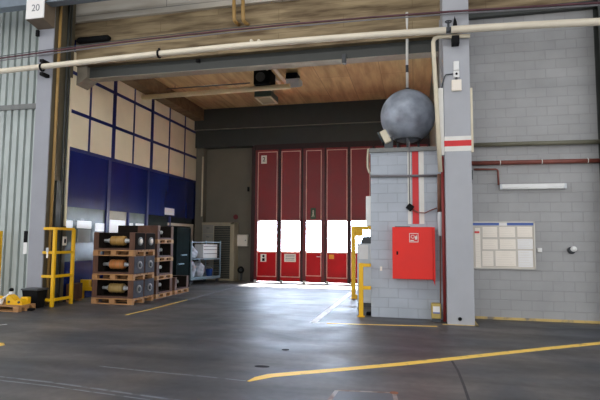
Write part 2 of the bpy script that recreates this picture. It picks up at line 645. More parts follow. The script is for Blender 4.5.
# lintel and concrete band over the opening
struct('lintel_concrete', MB().box((XL - 0.5, YW, 6.1), (0.57, YW + 0.4, 7.26)), 'lintel')
struct('wall_upper', MB().box((XL - 0.5, YW - 0.10, 7.26), (0.57, YW + 0.4, 9.3)), 'concrete')
sb = MB()
y0 = 11.05
sb.box((-8.32, y0, 5.80), (0.56, y0 + 0.30, 5.825)).box((-8.32, y0 + 0.02, 5.825), (0.56, y0 + 0.28, 6.1))
so = struct('beam_front', sb, 'steel')
struct('flange_edge', MB().box((-8.32, y0 - 0.012, 5.785), (0.56, y0 + 0.30, 5.80)), 'steel_pale', so)
struct('beam_haunch', MB().prism([(XL - 0.3, 6.12), (-8.32, 6.12), (-8.32, 5.80), (-8.45, 5.70), (XL - 0.3, 5.45)], 'Y', 10.95, 11.4), X['haunch'])

# ceiling slab of the bay, downstand along the partition, back beams
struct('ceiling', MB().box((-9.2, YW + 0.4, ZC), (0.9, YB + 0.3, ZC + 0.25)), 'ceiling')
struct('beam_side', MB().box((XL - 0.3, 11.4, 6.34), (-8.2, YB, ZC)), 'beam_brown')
bb = MB().box((XL, 18.0, 5.98), (0.55, YB, ZC), 0.01)
struct('beam_back_upper', bb, 'steel')
bbl = struct('beam_back_lower', MB().box((XL, 18.12, 5.26), (0.55, YB, 5.95), 0.01).box((XL, 18.04, 5.95), (0.55, YB, 5.98)), 'steel')
struct('flange_edge', MB().box((XL, 18.03, 5.955), (0.55, 18.04, 5.985)), 'steel_pale', bbl)

# back wall (beige) with the opening for the folding door
DX0, DX1 = -6.04, 0.5
struct('wall_back', MB().box((-9.2, YB, 0), (DX0, YB + 0.25, 7.1)).box((DX0, YB, 5.14), (0.9, YB + 0.25, 7.1)), 'back')
struct('wall_bay', MB().box((0.57, YW + 0.25, 0), (0.9, YB + 0.3, 7.05)), 'back')
struct('pillar_corner', MB().box((-8.58, 18.2, 0), (-8.24, YB, 5.26), 0.01), 'back')
struct('trim_2', MB().box((-8.24, 18.44, 1.28), (DX0, YB, 1.33), 0.004), 'back')

# hall roof over the camera
struct('roof', MB().box((-24, -14, 9.3), (14, 11.3, 9.6)), 'roof')

# left cladding of corrugated sheet


def corrugated(x0, x1, yy, z0, z1, pitch=0.22, dep=0.075):
    t = bmesh.new()
    pts = []
    x = x1
    while x > x0:
        for dx, d in ((0, 0), (0.012, dep), (0.155, dep), (0.167, 0)):
            pts.append((x - dx, yy - d))
        x -= pitch
    lo = [t.verts.new((a, b, z0)) for a, b in pts]
    hi = [t.verts.new((a, b, z1)) for a, b in pts]
    lo2 = [t.verts.new((a, yy + 0.02, z0)) for a, b in pts]
    hi2 = [t.verts.new((a, yy + 0.02, z1)) for a, b in pts]
    for k in range(len(pts) - 1):
        t.faces.new((lo[k], lo[k + 1], hi[k + 1], hi[k]))
        t.faces.new((lo2[k + 1], lo2[k], hi2[k], hi2[k + 1]))
    bmesh.ops.recalc_face_normals(t, faces=t.faces[:])
    m = MB()
    m._add(t)
    return m


cw = corrugated(-20, -8.95, YW, 5.12, 9.3)
struct('wall_cladding_upper', cw, 'corr')
struct('wall_cladding_lower', corrugated(-20, -8.95, YW, 0.0, 5.02), 'corr')
struct('trim_3', MB().box((-20, YW - 0.12, 5.0), (-8.98, YW + 0.03, 5.14), 0.01), 'rail')

# left column with its sloping corbel
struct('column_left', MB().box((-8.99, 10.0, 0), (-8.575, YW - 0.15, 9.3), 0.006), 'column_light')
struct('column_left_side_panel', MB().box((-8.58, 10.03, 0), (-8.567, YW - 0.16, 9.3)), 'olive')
struct('column_corbel', MB().prism([(10.0, on_y(48, 29, 10.0).z), (9.58, on_y(36, 18.5, 9.58).z), (9.58, 8.6), (10.0, 8.6)], 'X', on_y(27, 10, 9.58).x - .02, -8.56), 'brown_steel')
cb_ = MB()
zc_ = on_y(13, 6.3, 9.64).z
cb_.box((-24, 9.64, zc_), (-4.8, 9.88, zc_ + .04)).box((-24, 9.75, zc_ + .04), (-4.8, 9.77, zc_ + .5)).box((-24, 9.64, zc_ + .5), (-4.8, 9.88, zc_ + .54))
struct('crane_beam', cb_, 'crane_blue')

# right column
struct('column_right', MB().box((0.595, 10.0, 0), (1.095, YW, 9.3), 0.006), 'column')
sb = MB().box((0.592, 9.996, 3.36), (1.098, 10.6, 3.46)).box((0.592, 9.996, 3.575), (1.098, 10.6, 3.66))
tag(sb.build('column_band', 'stripe_white'), 'pair of white bands painted round the grey column', 'painted band')
tag(MB().box((0.591, 9.995, 3.46), (1.099, 10.6, 3.575)).build('column_band', 'stripe_red'), 'red band painted round the grey column between white ones', 'painted band')
struct('trim_4', MB().box((0.50, 9.93, 0), (1.16, 10.0, 0.006)).box((1.08, 9.93, 0), (1.16, YW, 0.006)), 'kerb')
h = on_y(460, 319, 10.0)
tag(MB().cyl((h.x, 10.001, h.z), (h.x, 9.985, h.z), 0.035).build('drain_plug', 'black'), 'round black plug low on the grey column', 'plug')

# booth of painted block
BX0, BY = -0.91, 10.55
BZ = on_y(400, 152, BY).z
booth = struct('booth_wall', MB().box((BX0, BY, 0), (0.57, 13.2, BZ)), 'booth_block')
struct('roof_slab', MB().box((BX0 - 0.03, BY - 0.05, BZ), (0.57, 13.23, BZ + 0.09), 0.006), 'rail', booth)
for (pa, pb, mm) in ((407.6, 411.2, 'stripe_white'), (412.3, 418.6, 'stripe_red'), (419.2, 424.0, 'stripe_white')):
    a, b = on_y(pa, 185, BY).x, on_y(pb, 185, BY).x
    z0 = on_y(415, 224, BY).z
    zz = BZ + 0.085 if mm == 'stripe_red' else BZ
    o = MB().box((a, BY - 0.003 if mm != 'stripe_red' else BY - 0.004, z0), (b, BY, BZ)).build('stripe', mm, booth)
    o['label'] = 'red painted stripe' if mm == 'stripe_red' else 'white painted stripe'

# blue and cream office partition on the left
wl = struct('wall_left', MB().box((XL - 0.2, 10.6, 2.40), (XL - 0.012, YB, 3.86)).box((XL - 0.2, 10.6, 6.30), (XL - 0.05, YB, 6.8)).box((XL - 0.2, 10.6, 0), (XL - 0.05, YB, 1.0)), 'blue')
ys = [10.55, 11.55, 12.65, 13.7, 14.8, 16.0, 17.22, YB]
zs = [3.90, 4.88, 5.90, 6.5]
for i in range(7):
    for j in range(3):
        MB().box((XL - 0.06, ys[i] + 0.03, zs[j] + 0.04), (XL - 0.02, ys[i + 1] - 0.03, zs[j + 1] - 0.04)).build('cream_panel', 'cream', wl)
fr = MB()
for k, y in enumerate(ys[1:-1]):
    w = 0.075 if k in (1, 3) else 0.03
    fr.box((XL - 0.07, y - w, 3.86), (XL, y + w, 6.5))
for z in zs[:3]:
    fr.box((XL - 0.07, 10.55, z - 0.045), (XL - 0.004, YB, z + 0.045))
fr.build('frame', 'blue_frame', wl)
pf = MB()
for y, w in ((12.48, 0.07), (14.62, 0.05), (16.2, 0.02), (13.55, 0.03)):
    pf.box((XL - 0.1, y - w, 0 if w > 0.04 else 1.0), (XL + 0.02, y + w, 3.86 if w > 0.03 else 2.4))
pf.build('post', 'blue_frame', wl)
struct('window_1', MB().box((XL - 0.1, 10.6, 1.0), (XL - 0.04, 12.42, 2.40)), 'grey_green')
w1 = D.objects['window_1']
for a, b, z0, z1 in ((10.78, 11.06, 1.86, 2.05), (11.24, 11.82, 1.86, 2.06), (12.0, 12.40, 1.80, 2.02)):
    MB().box((XL - 0.04, a, z0), (XL - 0.03, b, z1)).build('pane', 'day_pane', w1)
MB().box((XL - 0.04, 11.28, 1.50), (XL - 0.032, 11.80, 1.84)).box((XL - 0.04, 12.02, 1.58), (XL - 0.032, 12.4, 1.78)).build('lower_pane', 'dim_pane', w1)
dr = struct('door_2', MB().box((XL - 0.1, 12.6, 0), (XL - 0.04, 13.5, 2.40)), 'cream_pane')
MB().box((XL - 0.04, 12.66, 1.25), (XL - 0.03, 13.42, 2.14)).build('pane', 'day_pane', dr)
w2 = struct('window_2', MB().box((XL - 0.1, 13.6, 1.0), (XL - 0.04, 14.55, 2.40)), 'grey_green')
for a, b in ((13.66, 13.86), (14.02, 14.5)):
    MB().box((XL - 0.04, a, 1.5), (XL - 0.03, b, 2.08)).build('pane', 'day_pane', w2)
w3 = struct('window_3', MB().box((XL - 0.1, 14.7, 0.0), (XL - 0.05, YB, 2.40)), 'dark_glass')
fm = MB().box((XL - 0.05, 16.1, 2.08), (XL - 0.01, 18.15, 2.18)).box((XL - 0.05, 17.95, 0), (XL - 0.01, 18.15, 2.08))
fm.build('frame', 'cream_pane', w3)

# ------------------------------------------------------------------ red folding door
d1 = struct('door_1', MB().box((DX0 - 0.08, 17.93, 0), (DX0 + 0.06, YB + 0.1, 5.2)).box((DX0, 17.97, 5.02), (0.55, YB + 0.1, 5.26)), 'seal')
LEAVES = [(-6.07, -5.12, -5.94, -5.17, 0), (-5.02, -4.20, -4.99, -4.25, 0), (-4.14, -3.30, -4.01, -3.43, 1), (-3.26, -2.41, -3.21, -2.45, 0), (-2.34, -1.50, -2.30, -1.60, 0), (-1.42, -0.55, -1.36, -0.6, 0), (-0.5, 0.5, -0.45, 0.45, 0)]
YD = 17.95
DK = YD / 18.2
LEAVES = [tuple(v * DK for v in q[:4]) + (q[4],) for q in LEAVES]


def dz(z):
    return EYE + (z - EYE) * DK


for (x0, x1, t0, t1, wicket) in LEAVES:
    w0, w1_ = 1.15, 2.31
    lf = MB()
    lf.box((t0, YD, 0.03), (t1, YD + 0.07, dz(1.15)), 0.004)
    leaf = lf.build('leaf', 'red_door', d1)
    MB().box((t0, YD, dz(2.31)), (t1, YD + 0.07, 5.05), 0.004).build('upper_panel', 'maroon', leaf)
    for xa, xb in ((x0, t0), (t1, x1)):
        MB().box((xa, YD, 0.03), (xb, YD + 0.07, 5.05), 0.004).build('stile', 'red_frame', leaf)
    MB().box((t0, YD + 0.03, dz(1.15)), (t1, YD + 0.038, dz(2.31))).build('pane', 'glass', leaf)
    tr = MB()
    e = 0.012

    def frame(a, b, c, d_, w=0.028):
        tr.box((a, YD - e, c), (a + w, YD, d_)).box((b - w, YD - e, c), (b, YD, d_)).box((a + w, YD - e, d_ - w), (b - w, YD, d_)).box((a + w, YD - e, c), (b - w, YD, c + w))
    frame(t0 - .01, t1 + .01, dz(2.33), dz(5.02))
    frame(t0 - .01, t1 + .01, 0.2 if not wicket else 0.26, dz(1.13))
    tr.build('trim', 'pink_trim', leaf)
    MB().box((x1, YD + 0.02, 0.01), (x1 + 0.11, YD + 0.06, 5.05)).build('rubber_seal', 'seal', leaf)
    MB().box((x0 + 0.02, YD - 0.04, 0.0), (x0 + 0.12, YD, 0.085), 0.01).build('roller_foot', 'white', leaf)
    if wicket:
        MB().tube([(t1 - 0.02, YD, 0.98), (t1 - 0.02, YD - 0.06, 0.98), (t1 - 0.16, YD - 0.06, 0.98)], 0.012).build('handle', 'chrome', leaf)

# stickers and signs on the door


def plate(name, px0, py0, px1, py1, Y, m, label, cat, th=0.006, group=None):
    a, b = on_y(px0, py0, Y), on_y(px1, py1, Y)
    t = thing(name, ((a.x + b.x) / 2, Y, min(a.z, b.z)), label, cat, group)
    MB().box((a.x, Y - th, b.z), (b.x, Y, a.z)).build('plate', m, t)
    return t, a, b


YS = YD - 0.001
t, a, b = plate('number_sign', 261.3, 155.6, 266.8, 163.6, YS, 'paper', 'small white number sign high on the red door', 'sign')
text_mesh('lettering', '2', 0.24, 'black', t, ((a.x + b.x) / 2, YS - 0.008, (a.z + b.z) / 2))
t, a, b = plate('warning_sticker', 260.6, 254.0, 266.3, 261.8, YS, 'paper', 'white sticker with black pictograms on the door leaf by the wall', 'sticker')
c = (a + b) / 2
MB().cyl((c.x, YS - 0.006, c.z + 0.07), (c.x, YS - 0.01, c.z + 0.07), 0.045).box((c.x - 0.05, YS - 0.01, c.z - 0.12), (c.x + 0.05, YS - 0.006, c.z - 0.01)).build('pictogram', 'black', t)
t, a, b = plate('notice_sticker', 284.3, 253.8, 295.8, 262.0, YS, 'paper', 'wide cream notice with faint lines on the second door leaf', 'sticker')
mm = MB()
for k in range(4):
    zz = b.z + (a.z - b.z) * (0.2 + 0.2 * k)
    mm.box((a.x + 0.05, YS - 0.009, zz), (b.x - 0.05, YS - 0.006, zz + 0.02))
mm.build('printed_lines', 'grey_text', t)
t, a, b = plate('orange_sticker', 329.0, 254.5, 334.0, 259.0, YS, 'orange', 'small orange sticker on the red door beside the wicket leaf', 'sticker')
t, a, b = plate('exit_sign', 310.6, 208.0, 315.8, 219.0, YS, 'green', 'green escape sign with white figure over the wicket window', 'sign')
c = (a + b) / 2
mm = MB().cyl((c.x, YS - 0.006, c.z + 0.11), (c.x, YS - 0.01, c.z + 0.11), 0.025)
mm.prism([(c.x - .03, c.z + .08), (c.x + .03, c.z + .08), (c.x + .02, c.z - .02), (c.x + .05, c.z - .13), (c.x + .02, c.z - .13), (c.x, c.z - .04), (c.x - .03, c.z - .13), (c.x - .06, c.z - .13), (c.x - .02, c.z - .02)], 'Y', YS - 0.01, YS - 0.006)
mm.build('pictogram', 'pipe_cream', t)

# ================================================================== PIPES AND CABLES


def pts_y(lst, Y):
    return [on_y(x, y, Y) for x, y in lst]


YP = 9.8
pp = [(-40, 74.5), (0, 71.3), (75, 63), (150, 54.7), (225, 47.2), (300, 40.6), (375, 35), (446, 30.3)]
t = thing('overhead_pipe', on_y(225, 47, YP), 'long ivory pipe running across the whole hall below the red line', 'pipe')
MB().tube(pts_y(pp, YP), 0.066, 16).build('pipe', 'pipe_white', t)
MB().tube(pts_y([(451, 29.8), (525, 25.4), (600, 21.7), (680, 18.3)], YP), 0.072, 16).build('pipe', 'pipe_white', t)
v = on_y(448.5, 30, YP)
MB().cyl((v.x - .05, YP, v.z), (v.x + .05, YP, v.z), 0.055).cyl((v.x, YP, v.z), (v.x, YP, v.z + 0.17), 0.022).ring((v.x, YP, v.z + 0.17), 0.055, 0.012, 'Z').build('valve', 'dark_grey', t)
for px, py in ((42, 67.5), (159, 54)):
    c = on_y(px, py, YP)
    MB().ring(c, 0.078, 0.024, 'X').box((c.x - .02, YP - .02, c.z + .07), (c.x + .02, YP + .02, c.z + .13)).build('clamp', 'black', t)
for px, py in ((42, 60.5), (42, 73.5)):
    c = on_y(px, py, YP)
    MB().box((c.x - .05, YP - .03, c.z - .05), (c.x + .05, 10.0, c.z + .03), .01).build('bracket', 'black', t)
c = on_y(454.5, 25, YP)
MB().prism([(c.x - .05, c.z - .1), (c.x + .07, c.z - .1), (c.x + .05, c.z + .1), (c.x + .01, c.z + .22)], 'Y', YP + .08, 10.0).box((c.x - .05, YP + .02, c.z - .36), (c.x + .09, 10, c.z - .2)).build('bracket', 'black', t)

YR = 9.85
cd = [(-40, 63), (0, 58.3), (75, 48), (150, 38.8), (225, 30.6), (300, 23.4), (375, 17), (450, 11.6), (525, 7), (600, 2.6), (680, -2)]
tag(MB().tube(pts_y(cd, YR), 0.021, 10).build('red_line', 'red_line'), 'thin dark red pipe running above the ivory pipe', 'pipe')
cd2 = [(x, y + 2.4 + (1.2 if 380 < x < 420 else 0)) for x, y in cd]
tag(MB().tube(pts_y(cd2, YR + .03), 0.016, 8).build('grey_cable', 'cable'), 'thin grey cable slung just under the red pipe', 'cable')
cd3 = [(x, y - 2.0) for x, y in cd[:6]]
tag(MB().tube(pts_y(cd3, YR + .03), 0.010, 8).build('thin_wire', 'dark_grey'), 'thin dark wire above the red pipe near the number 20 column', 'cable')

# drop pipe beside the column with its elbow
YE = 9.93
tag(MB().tube(pts_y([(470, 36.0), (455, 36.2), (438, 36.8), (434.6, 38.5), (433.2, 42), (433.4, 50), (437.0, 110), (440.3, 172)], YE), 0.042, 14).build('drop_pipe', 'pipe_cream'), 'cream drop pipe bending down beside the grey column', 'pipe')
a, b = on_y(439.5, 88, 9.99), on_y(443.6, 155, 9.99)
tag(MB().box((0.49, 9.98, b.z), (0.585, 10.05, a.z), .006).build('cable_duct', 'stripe_white'), 'white cable duct on the side of the column next to the tank', 'duct')
a, b = on_y(472, 88, 10.02), on_y(474.5, 152, 10.02)
tag(MB().box((1.096, 10.0, b.z), (1.14, 10.06, a.z), .005).build('cable_duct', 'pipe_cream'), 'narrow cream cable duct on the column edge facing the notice board', 'duct')
a, b = on_y(445.2, 172, 10.3), on_y(445.2, 322, 10.3)
tag(MB().tube([(0.558, 10.2, 0.02), (0.558, 10.2, 3.3)], 0.032, 12).build('riser_pipe', 'pipe_red'), 'dark red riser pipe standing between the booth and the grey column', 'pipe')
tag(MB().tube(pts_y([(439.5, 174), (439.6, 212)], 10.42), 0.045, 12).tube(pts_y([(440, 212), (440.5, 280), (440.6, 318)], 10.42), 0.014, 8).build('rusty_pipe', 'pipe_rust'), 'rusty brown pipe beside the fire hose cabinet', 'pipe')
a, b = on_y(440, 212, 10.4), on_y(440, 236, 10.4)
tag(MB().lathe((a.x, 10.40, b.z), [(0.03, 0), (0.05, .03), (0.05, a.z - b.z - .04), (0.035, a.z - b.z)], 16).build('pipe_sleeve', 'machine_grey'), 'pale grey sleeve on the rusty pipe by the cabinet corner', 'sleeve')

# pipes on the right wall
tag(MB().tube([(1.1, YW - .1, 3.62), (3.68, YW - .1, 3.60)], 0.047, 10).build('wall_rail', 'pipe_olive'), 'olive grey rail pipe along the block wall above the red pipe', 'pipe')
rp = thing('wall_pipe', (2.4, YW - .08, 3.2), 'brownish red pipe along the block wall above the white lamp', 'pipe')
MB().tube([(1.1, YW - .08, 3.235), (3.68, YW - .08, 3.22)], 0.045, 12).build('pipe', 'pipe_brown', rp)
for x in (1.75, 2.55, 3.4):
    MB().ring((x, YW - .08, 3.23), 0.048, 0.009, 'X', 16, 6).build('clamp', 'stripe_white', rp)
e = [on_y(x, y, YW - .05) for x, y in ((474, 169.3), (496, 169.3), (497.6, 170.2), (498, 172), (498.6, 185))]
tag(MB().tube(e, 0.020, 10).build('feed_conduit', 'pipe_brown'), 'thin brown conduit bending down to the white lamp', 'conduit')
lamp = thing('strip_lamp', on_y(533, 186, YW), 'long white strip lamp on the grey block wall', 'lamp')
a, b = on_y(500, 184.2, YW - .1), on_y(567, 188.6, YW - .1)
MB().box((a.x + .03, YW - .1, b.z + .035), (b.x - .03, YW - .03, a.z), .01).build('housing', 'white', lamp)
MB().cyl((a.x + .05, YW - .08, b.z + .02), (b.x - .05, YW - .08, b.z + .02), .02).build('tube', 'white', lamp)
MB().box((a.x, YW - .1, b.z), (a.x + .05, YW, a.z), .008).build('end_cap', 'machine_grey', lamp)
MB().box((b.x - .05, YW - .1, b.z), (b.x, YW, a.z), .008).build('end_cap', 'machine_grey', lamp)
a = on_y(475.5, 175, YW - .1)
tag(MB().box((1.12, YW - .14, a.z - .1), (1.2, YW, a.z + .1), .01).cyl((1.16, YW - .1, a.z - .18), (1.16, YW - .1, a.z - .1), .03).build('junction_bracket', 'dark_grey'), 'dark bracket under the brownish pipe next to the column', 'bracket')

# ================================================================== THE TANK
sc = Vector((on_y(407.6, 116.4, 11.1).x, 11.1, on_y(407.6, 116.4, 11.1).z))
SR = 26.6 / F_PX * 11.1 * 1.0
tank = thing('spherical_tank', (sc.x, sc.y, BZ + .09), 'large grey metal sphere tank on the booth roof', 'tank')
MB().ball(sc, SR, seg=64, rings=40).build('shell', 'sphere', tank)
MB().lathe((sc.x, sc.y, sc.z + SR - .02), [(.06, 0), (.06, .05), (.03, .06), (.03, .1)], 16).build('neck', 'dark_grey', tank)
MB().ring((sc.x, sc.y, sc.z - SR * .88), SR * .44, .03, 'Z', 32).build('support_ring', 'dark_grey', tank)
for k in range(3):
    an = k * 2.094 + .5
    x, y = sc.x + SR * .44 * math.cos(an), sc.y + SR * .44 * math.sin(an)
    MB().cyl((x, y, BZ + .092), (x, y, sc.z - SR * .88), .025).build('leg', 'dark_grey', tank)
MB().tube([(sc.x, sc.y, sc.z + SR + .05), (sc.x, 11.0, 5.45), (sc.x + .01, 10.93, 6.25), (sc.x + .01, 10.9, 6.7)], .03, 10).build('riser', 'stripe_white', tank)
j = on_y(406.8, 61, 11.0)
MB().cyl((sc.x, 11.0, 5.36), (sc.x, 10.99, 5.52), .032).build('coupling', 'dark_grey', tank)

fl = thing('roof_floodlight', (on_y(384, 146, 10.8).x, 10.8, BZ + .09), 'beige floodlight tilted on the booth roof beside the sphere', 'floodlight')
c = on_y(385.5, 137, 10.8)
mt = Matrix.Translation(c) @ Matrix.Rotation(math.radians(-26), 4, 'Y') @ Matrix.Rotation(math.radians(-15), 4, 'X')
MB().box((-.075, -.11, -.19), (.075, .11, .13), .02, mt).build('housing', 'pipe_cream', fl)
MB().box((-.13, -.09, -.13), (-.078, .09, .15), .01, mt).build('lens', 'dark_glass', fl)
MB().box((c.x - .02, 10.70, BZ + .09), (c.x + .16, 10.72, c.z - .02)).build('bracket', 'dark_grey', fl)
MB().box((c.x - .02, 10.88, BZ + .092), (c.x + .16, 10.9, c.z - .02)).build('bracket', 'dark_grey', fl)

# conduits on the booth
tag(MB().tube(pts_y([(370.3, 176.2), (400, 176), (437, 175.6)], BY - .035), .028, 10).build('booth_rail', 'cable'), 'horizontal grey conduit across the booth wall', 'conduit')
jb = thing('junction_box', on_y(410, 211, BY), 'small black junction box hanging over the white stripe', 'junction box')
c = on_y(410, 207.3, BY - .04)
MB().box((-.065, -.04, -.065), (.065, .04, .065), .01, Matrix.Translation(c) @ Matrix.Rotation(.7, 4, 'Y')).build('box', 'black', jb)
MB().tube(pts_y([(409.2, 141), (409.3, 176), (409.8, 203)], BY - .06), .012, 8).build('conduit', 'cable', jb)
MB().tube(pts_y([(412, 209), (418, 212.5), (425, 213), (430, 210.5), (437, 208)], BY - .04), .012, 8).build('cable', 'pipe_brown', jb)
t, a, b = plate('number_plate', 380, 266.5, 382.2, 270.8, BY, 'paper', 'tiny cream tag low on the booth wall', 'tag')

# white fittings on the booth corner
a, b = on_y(366.2, 196.5, 10.75), on_y(370.5, 226, 10.75)
bx = thing('corner_box', ((a.x + BX0) / 2, 10.75, b.z), 'white box on the booth corner against the red door', 'box')
MB().box((a.x, 10.66, b.z), (BX0 - .002, 10.9, a.z), .01).build('housing', 'white', bx)
MB().box((a.x + .01, 10.652, b.z + .2), (BX0 - .012, 10.66, a.z - .2)).build('lid', 'paper_white', bx)
tag(MB().tube(pts_y([(368.2, 149), (367.6, 158), (367.6, 167), (369, 172), (371, 174)], 10.7), .022, 8).build('bent_pipe', 'pipe_cream'), 'short cream pipe bent round the upper booth corner', 'pipe')

# ================================================================== FIRE CABINET
fc = thing('fire_cabinet', on_y(413, 280, BY), 'large bright red fire hose cabinet on the booth wall', 'cabinet')
YF = BY - .22
a, b = on_y(392.4, 227.2, YF), on_y(435.4, 279.6, YF)
MB().box((a.x, YF + .035, b.z), (b.x, BY, a.z), .006).build('body', 'fire_red', fc)
door = MB().box((a.x - .004, YF, b.z - .004), (b.x - .035, YF + .03, a.z + .004), .008).build('door', 'fire_red', fc)
door_side = MB().box((b.x - .03, YF + .004, b.z), (b.x + .004, YF + .034, a.z)).build('edge_strip', 'fire_red', fc)
c = on_y(397.3, 253, YF)
MB().box((c.x - .016, YF - .006, c.z - .035), (c.x + .016, YF, c.z + .035), .006).cyl((c.x, YF - .018, c.z), (c.x, YF - .006, c.z), .012).build('latch', 'black', door)
p, q = on_y(409.2, 233.2, YF), on_y(418.4, 242.3, YF)
ic = MB().box((p.x, YF - .003, q.z), (q.x, YF, p.z)).build('hose_sign', 'stripe_white', door)
w, cx_, cz_ = q.x - p.x, (p.x + q.x) / 2, (p.z + q.z) / 2
g = MB()
g.box((p.x + .06 * w, YF - .005, q.z + .08 * w), (q.x - .06 * w, YF - .003, p.z - .06 * w))
g.build('sign_ground', 'stripe_red', door)
g = MB().ring((cx_ - .12 * w, YF - .006, cz_ + .12 * w), .18 * w, .03 * w, 'Y', 20, 6)
g.box((cx_ - .38 * w, YF - .008, cz_ - .36 * w), (cx_ + .02 * w, YF - .005, cz_ - .26 * w))
g.prism([(cx_ + .12 * w, cz_ - .2 * w), (cx_ + .34 * w, cz_ - .2 * w), (cx_ + .38 * w, cz_ + .06 * w), (cx_ + .28 * w, cz_ + .34 * w), (cx_ + .24 * w, cz_ + .1 * w), (cx_ + .14 * w, cz_ + .22 * w)], 'Y', YF - .008, YF - .005)
g.build('hose_symbol', 'stripe_white', door)
MB().box((a.x + .05, YF + .05, a.z), (a.x + .36, BY - .03, a.z + .02)).build('top_lip', 'dark_grey', fc)
e = on_y(435, 283, BY - .05)
MB().prism([(b.x - .05, b.z), (b.x, b.z), (b.x + .0, b.z - .14)], 'Y', BY - .12, BY - .1).build('hinge_flap', 'fire_red', fc)

yb = thing('yellow_container', (on_y(436, 319, 10.3).x, 10.32, 0), 'olive yellow box with white label on the floor beside the column', 'container')
a, b = on_y(431.3, 303.6, 10.25), on_y(441.3, 319.6, 10.25)
MB().box((a.x, 10.24, 0.06), (b.x, 10.46, a.z), .015).build('body', 'yellow_old', yb)
MB().box((a.x + .01, 10.25, 0.0), (b.x - .01, 10.45, 0.06)).build('foot', 'dark_grey', yb)
MB().box((a.x + .03, 10.236, a.z - .165), (b.x - .025, 10.24, a.z - .05)).build('label', 'paper_white', yb)
MB().box((a.x + .03, 10.236, a.z - .19), (b.x - .025, 10.24, a.z - .165)).build('label_band', 'blue_head', yb)

# ================================================================== COLUMN ELECTRICS
YC = 10.0
for nm, p4, m, lab in (('socket_box', (453.4, 61.0, 459.4, 69.6), 'white', 'small white box topmost on the grey column'), ('switch_box', (453.4, 70.6, 459.6, 77), 'white', 'white switch with black knob on the grey column'), ('distribution_box', (451.6, 79.6, 461.8, 90.2), 'paper', 'square cream distribution box on the grey column under the switch')):
    a, b = on_y(p4[0], p4[1], YC - .06), on_y(p4[2], p4[3], YC - .06)
    t = thing(nm, ((a.x + b.x) / 2, YC, b.z), lab, 'electrical box')
    MB().box((a.x, YC - .055, b.z), (b.x, YC, a.z), .012).build('housing', m, t)
    c = ((a + b) / 2)
    if nm == 'switch_box':
        MB().cyl((c.x, YC - .075, c.z), (c.x, YC - .055, c.z), .022).build('knob', 'black', t)
        MB().tube(pts_y([(453, 74), (446, 74.6), (444.4, 77), (441.6, 88)], YC - .02), .012, 8).build('cable', 'dark_grey', t)
    elif nm == 'distribution_box':
        MB().box((a.x + .03, YC - .062, b.z + .03), (b.x - .03, YC - .055, a.z - .03), .006).build('lid', 'paper', t)
        MB().cyl((c.x, YC - .03, a.z), (c.x, YC - .03, a.z + .05), .022).build('cable_gland', 'dark_grey', t)
    else:
        MB().box((a.x + .02, YC - .062, b.z + .04), (b.x - .02, YC - .055, a.z - .06), .004).build('lid', 'white', t)

# ================================================================== NOTICE BOARD
a, b = on_y(474, 221.6, YW - .05), on_y(536.2, 269.6, YW - .05)
bx0 = 1.13
nb = thing('notice_board', ((bx0 + b.x) / 2, YW - .03, b.z), 'white notice board in thin frame on the grey block wall', 'notice board')
MB().box((bx0, YW - .03, b.z), (b.x, YW - .001, a.z)).build('backing', X['board_beige'], nb)
f = MB()
f.box((bx0, YW - .05, b.z), (b.x, YW - .03, b.z + .022)).box((bx0, YW - .05, a.z - .022), (b.x, YW - .03, a.z)).box((b.x - .022, YW - .05, b.z), (b.x, YW - .03, a.z)).box((bx0, YW - .05, b.z), (bx0 + .022, YW - .03, a.z))
f.build('frame', 'alu', nb)
p, q = on_y(475, 222.8, YW - .034), on_y(533.4, 225.4, YW - .034)
MB().box((bx0 + .03, YW - .034, q.z), (q.x, YW - .03, p.z)).build('header_strip', 'blue_head', nb)
p, q = on_y(499, 222.4, YW - .036), on_y(507, 225.6, YW - .036)
MB().box((p.x, YW - .0365, q.z), (q.x, YW - .034, p.z)).build('header_title', 'paper_white', nb)
p, q = on_y(474.4, 231.2, YW - .034), on_y(479.4, 233.2, YW - .034)
MB().box((p.x, YW - .036, q.z), (q.x, YW - .03, p.z)).build('red_tab', 'stripe_red', nb)
sheets = [
    ((475, 228, 481, 268), 'paper', 'narrow cream sheet at the column end of the notice board'),
    ((482.5, 227.0, 497.2, 237.2), 'paper', 'cream sheet in the top row of the board next to the column'),
    ((499.2, 227.0, 515.2, 237.2), 'paper', 'cream sheet in the middle of the top row on the board'),
    ((517.2, 226.8, 532.4, 237.0), 'paper', 'cream sheet at the far end of the top row on the board'),
    ((482.5, 239.2, 497.8, 249.4), 'paper', 'cream sheet in the middle row of the board nearest the column'),
    ((499.8, 239.2, 515.8, 249.2), 'paper', 'cream sheet at the centre of the notice board'),
    ((517.4, 239.0, 533.0, 249.0), 'paper_white', 'white sheet in the middle row of the board nearest the switch'),
    ((482.2, 251.0, 493.6, 266.0), 'paper', 'tall cream sheet in the bottom row of the board'),
    ((495.4, 250.8, 516.2, 266.2), 'paper', 'widest cream sheet in the bottom row of the board'),
    ((518.0, 250.4, 533.2, 267.2), 'paper_white', 'white sheet in the bottom corner of the board nearest the switch')]
for (x0, yy0, x1, yy1), m, lab in sheets:
    p, q = on_y(x0, yy0, YW - .034), on_y(x1, yy1, YW - .034)
    t = thing('notice_sheet', ((p.x + q.x) / 2, YW - .03, q.z), lab, 'paper', 'notices on the board')
    MB().box((p.x, YW - .0335, q.z), (q.x, YW - .0301, p.z)).build('page', m, t)
    mm = MB()
    n = max(3, int((p.z - q.z) / .05))
    for k in range(n):
        zz = q.z + (p.z - q.z) * (k + .7) / (n + .6)
        mm.box((p.x + .02, YW - .0342, zz), (p.x + (q.x - p.x) * (.9 - .25 * ((k * 7) % 3) / 3), YW - .0335, zz + .005))
    mm.build('printed_lines', 'faint_print', t)

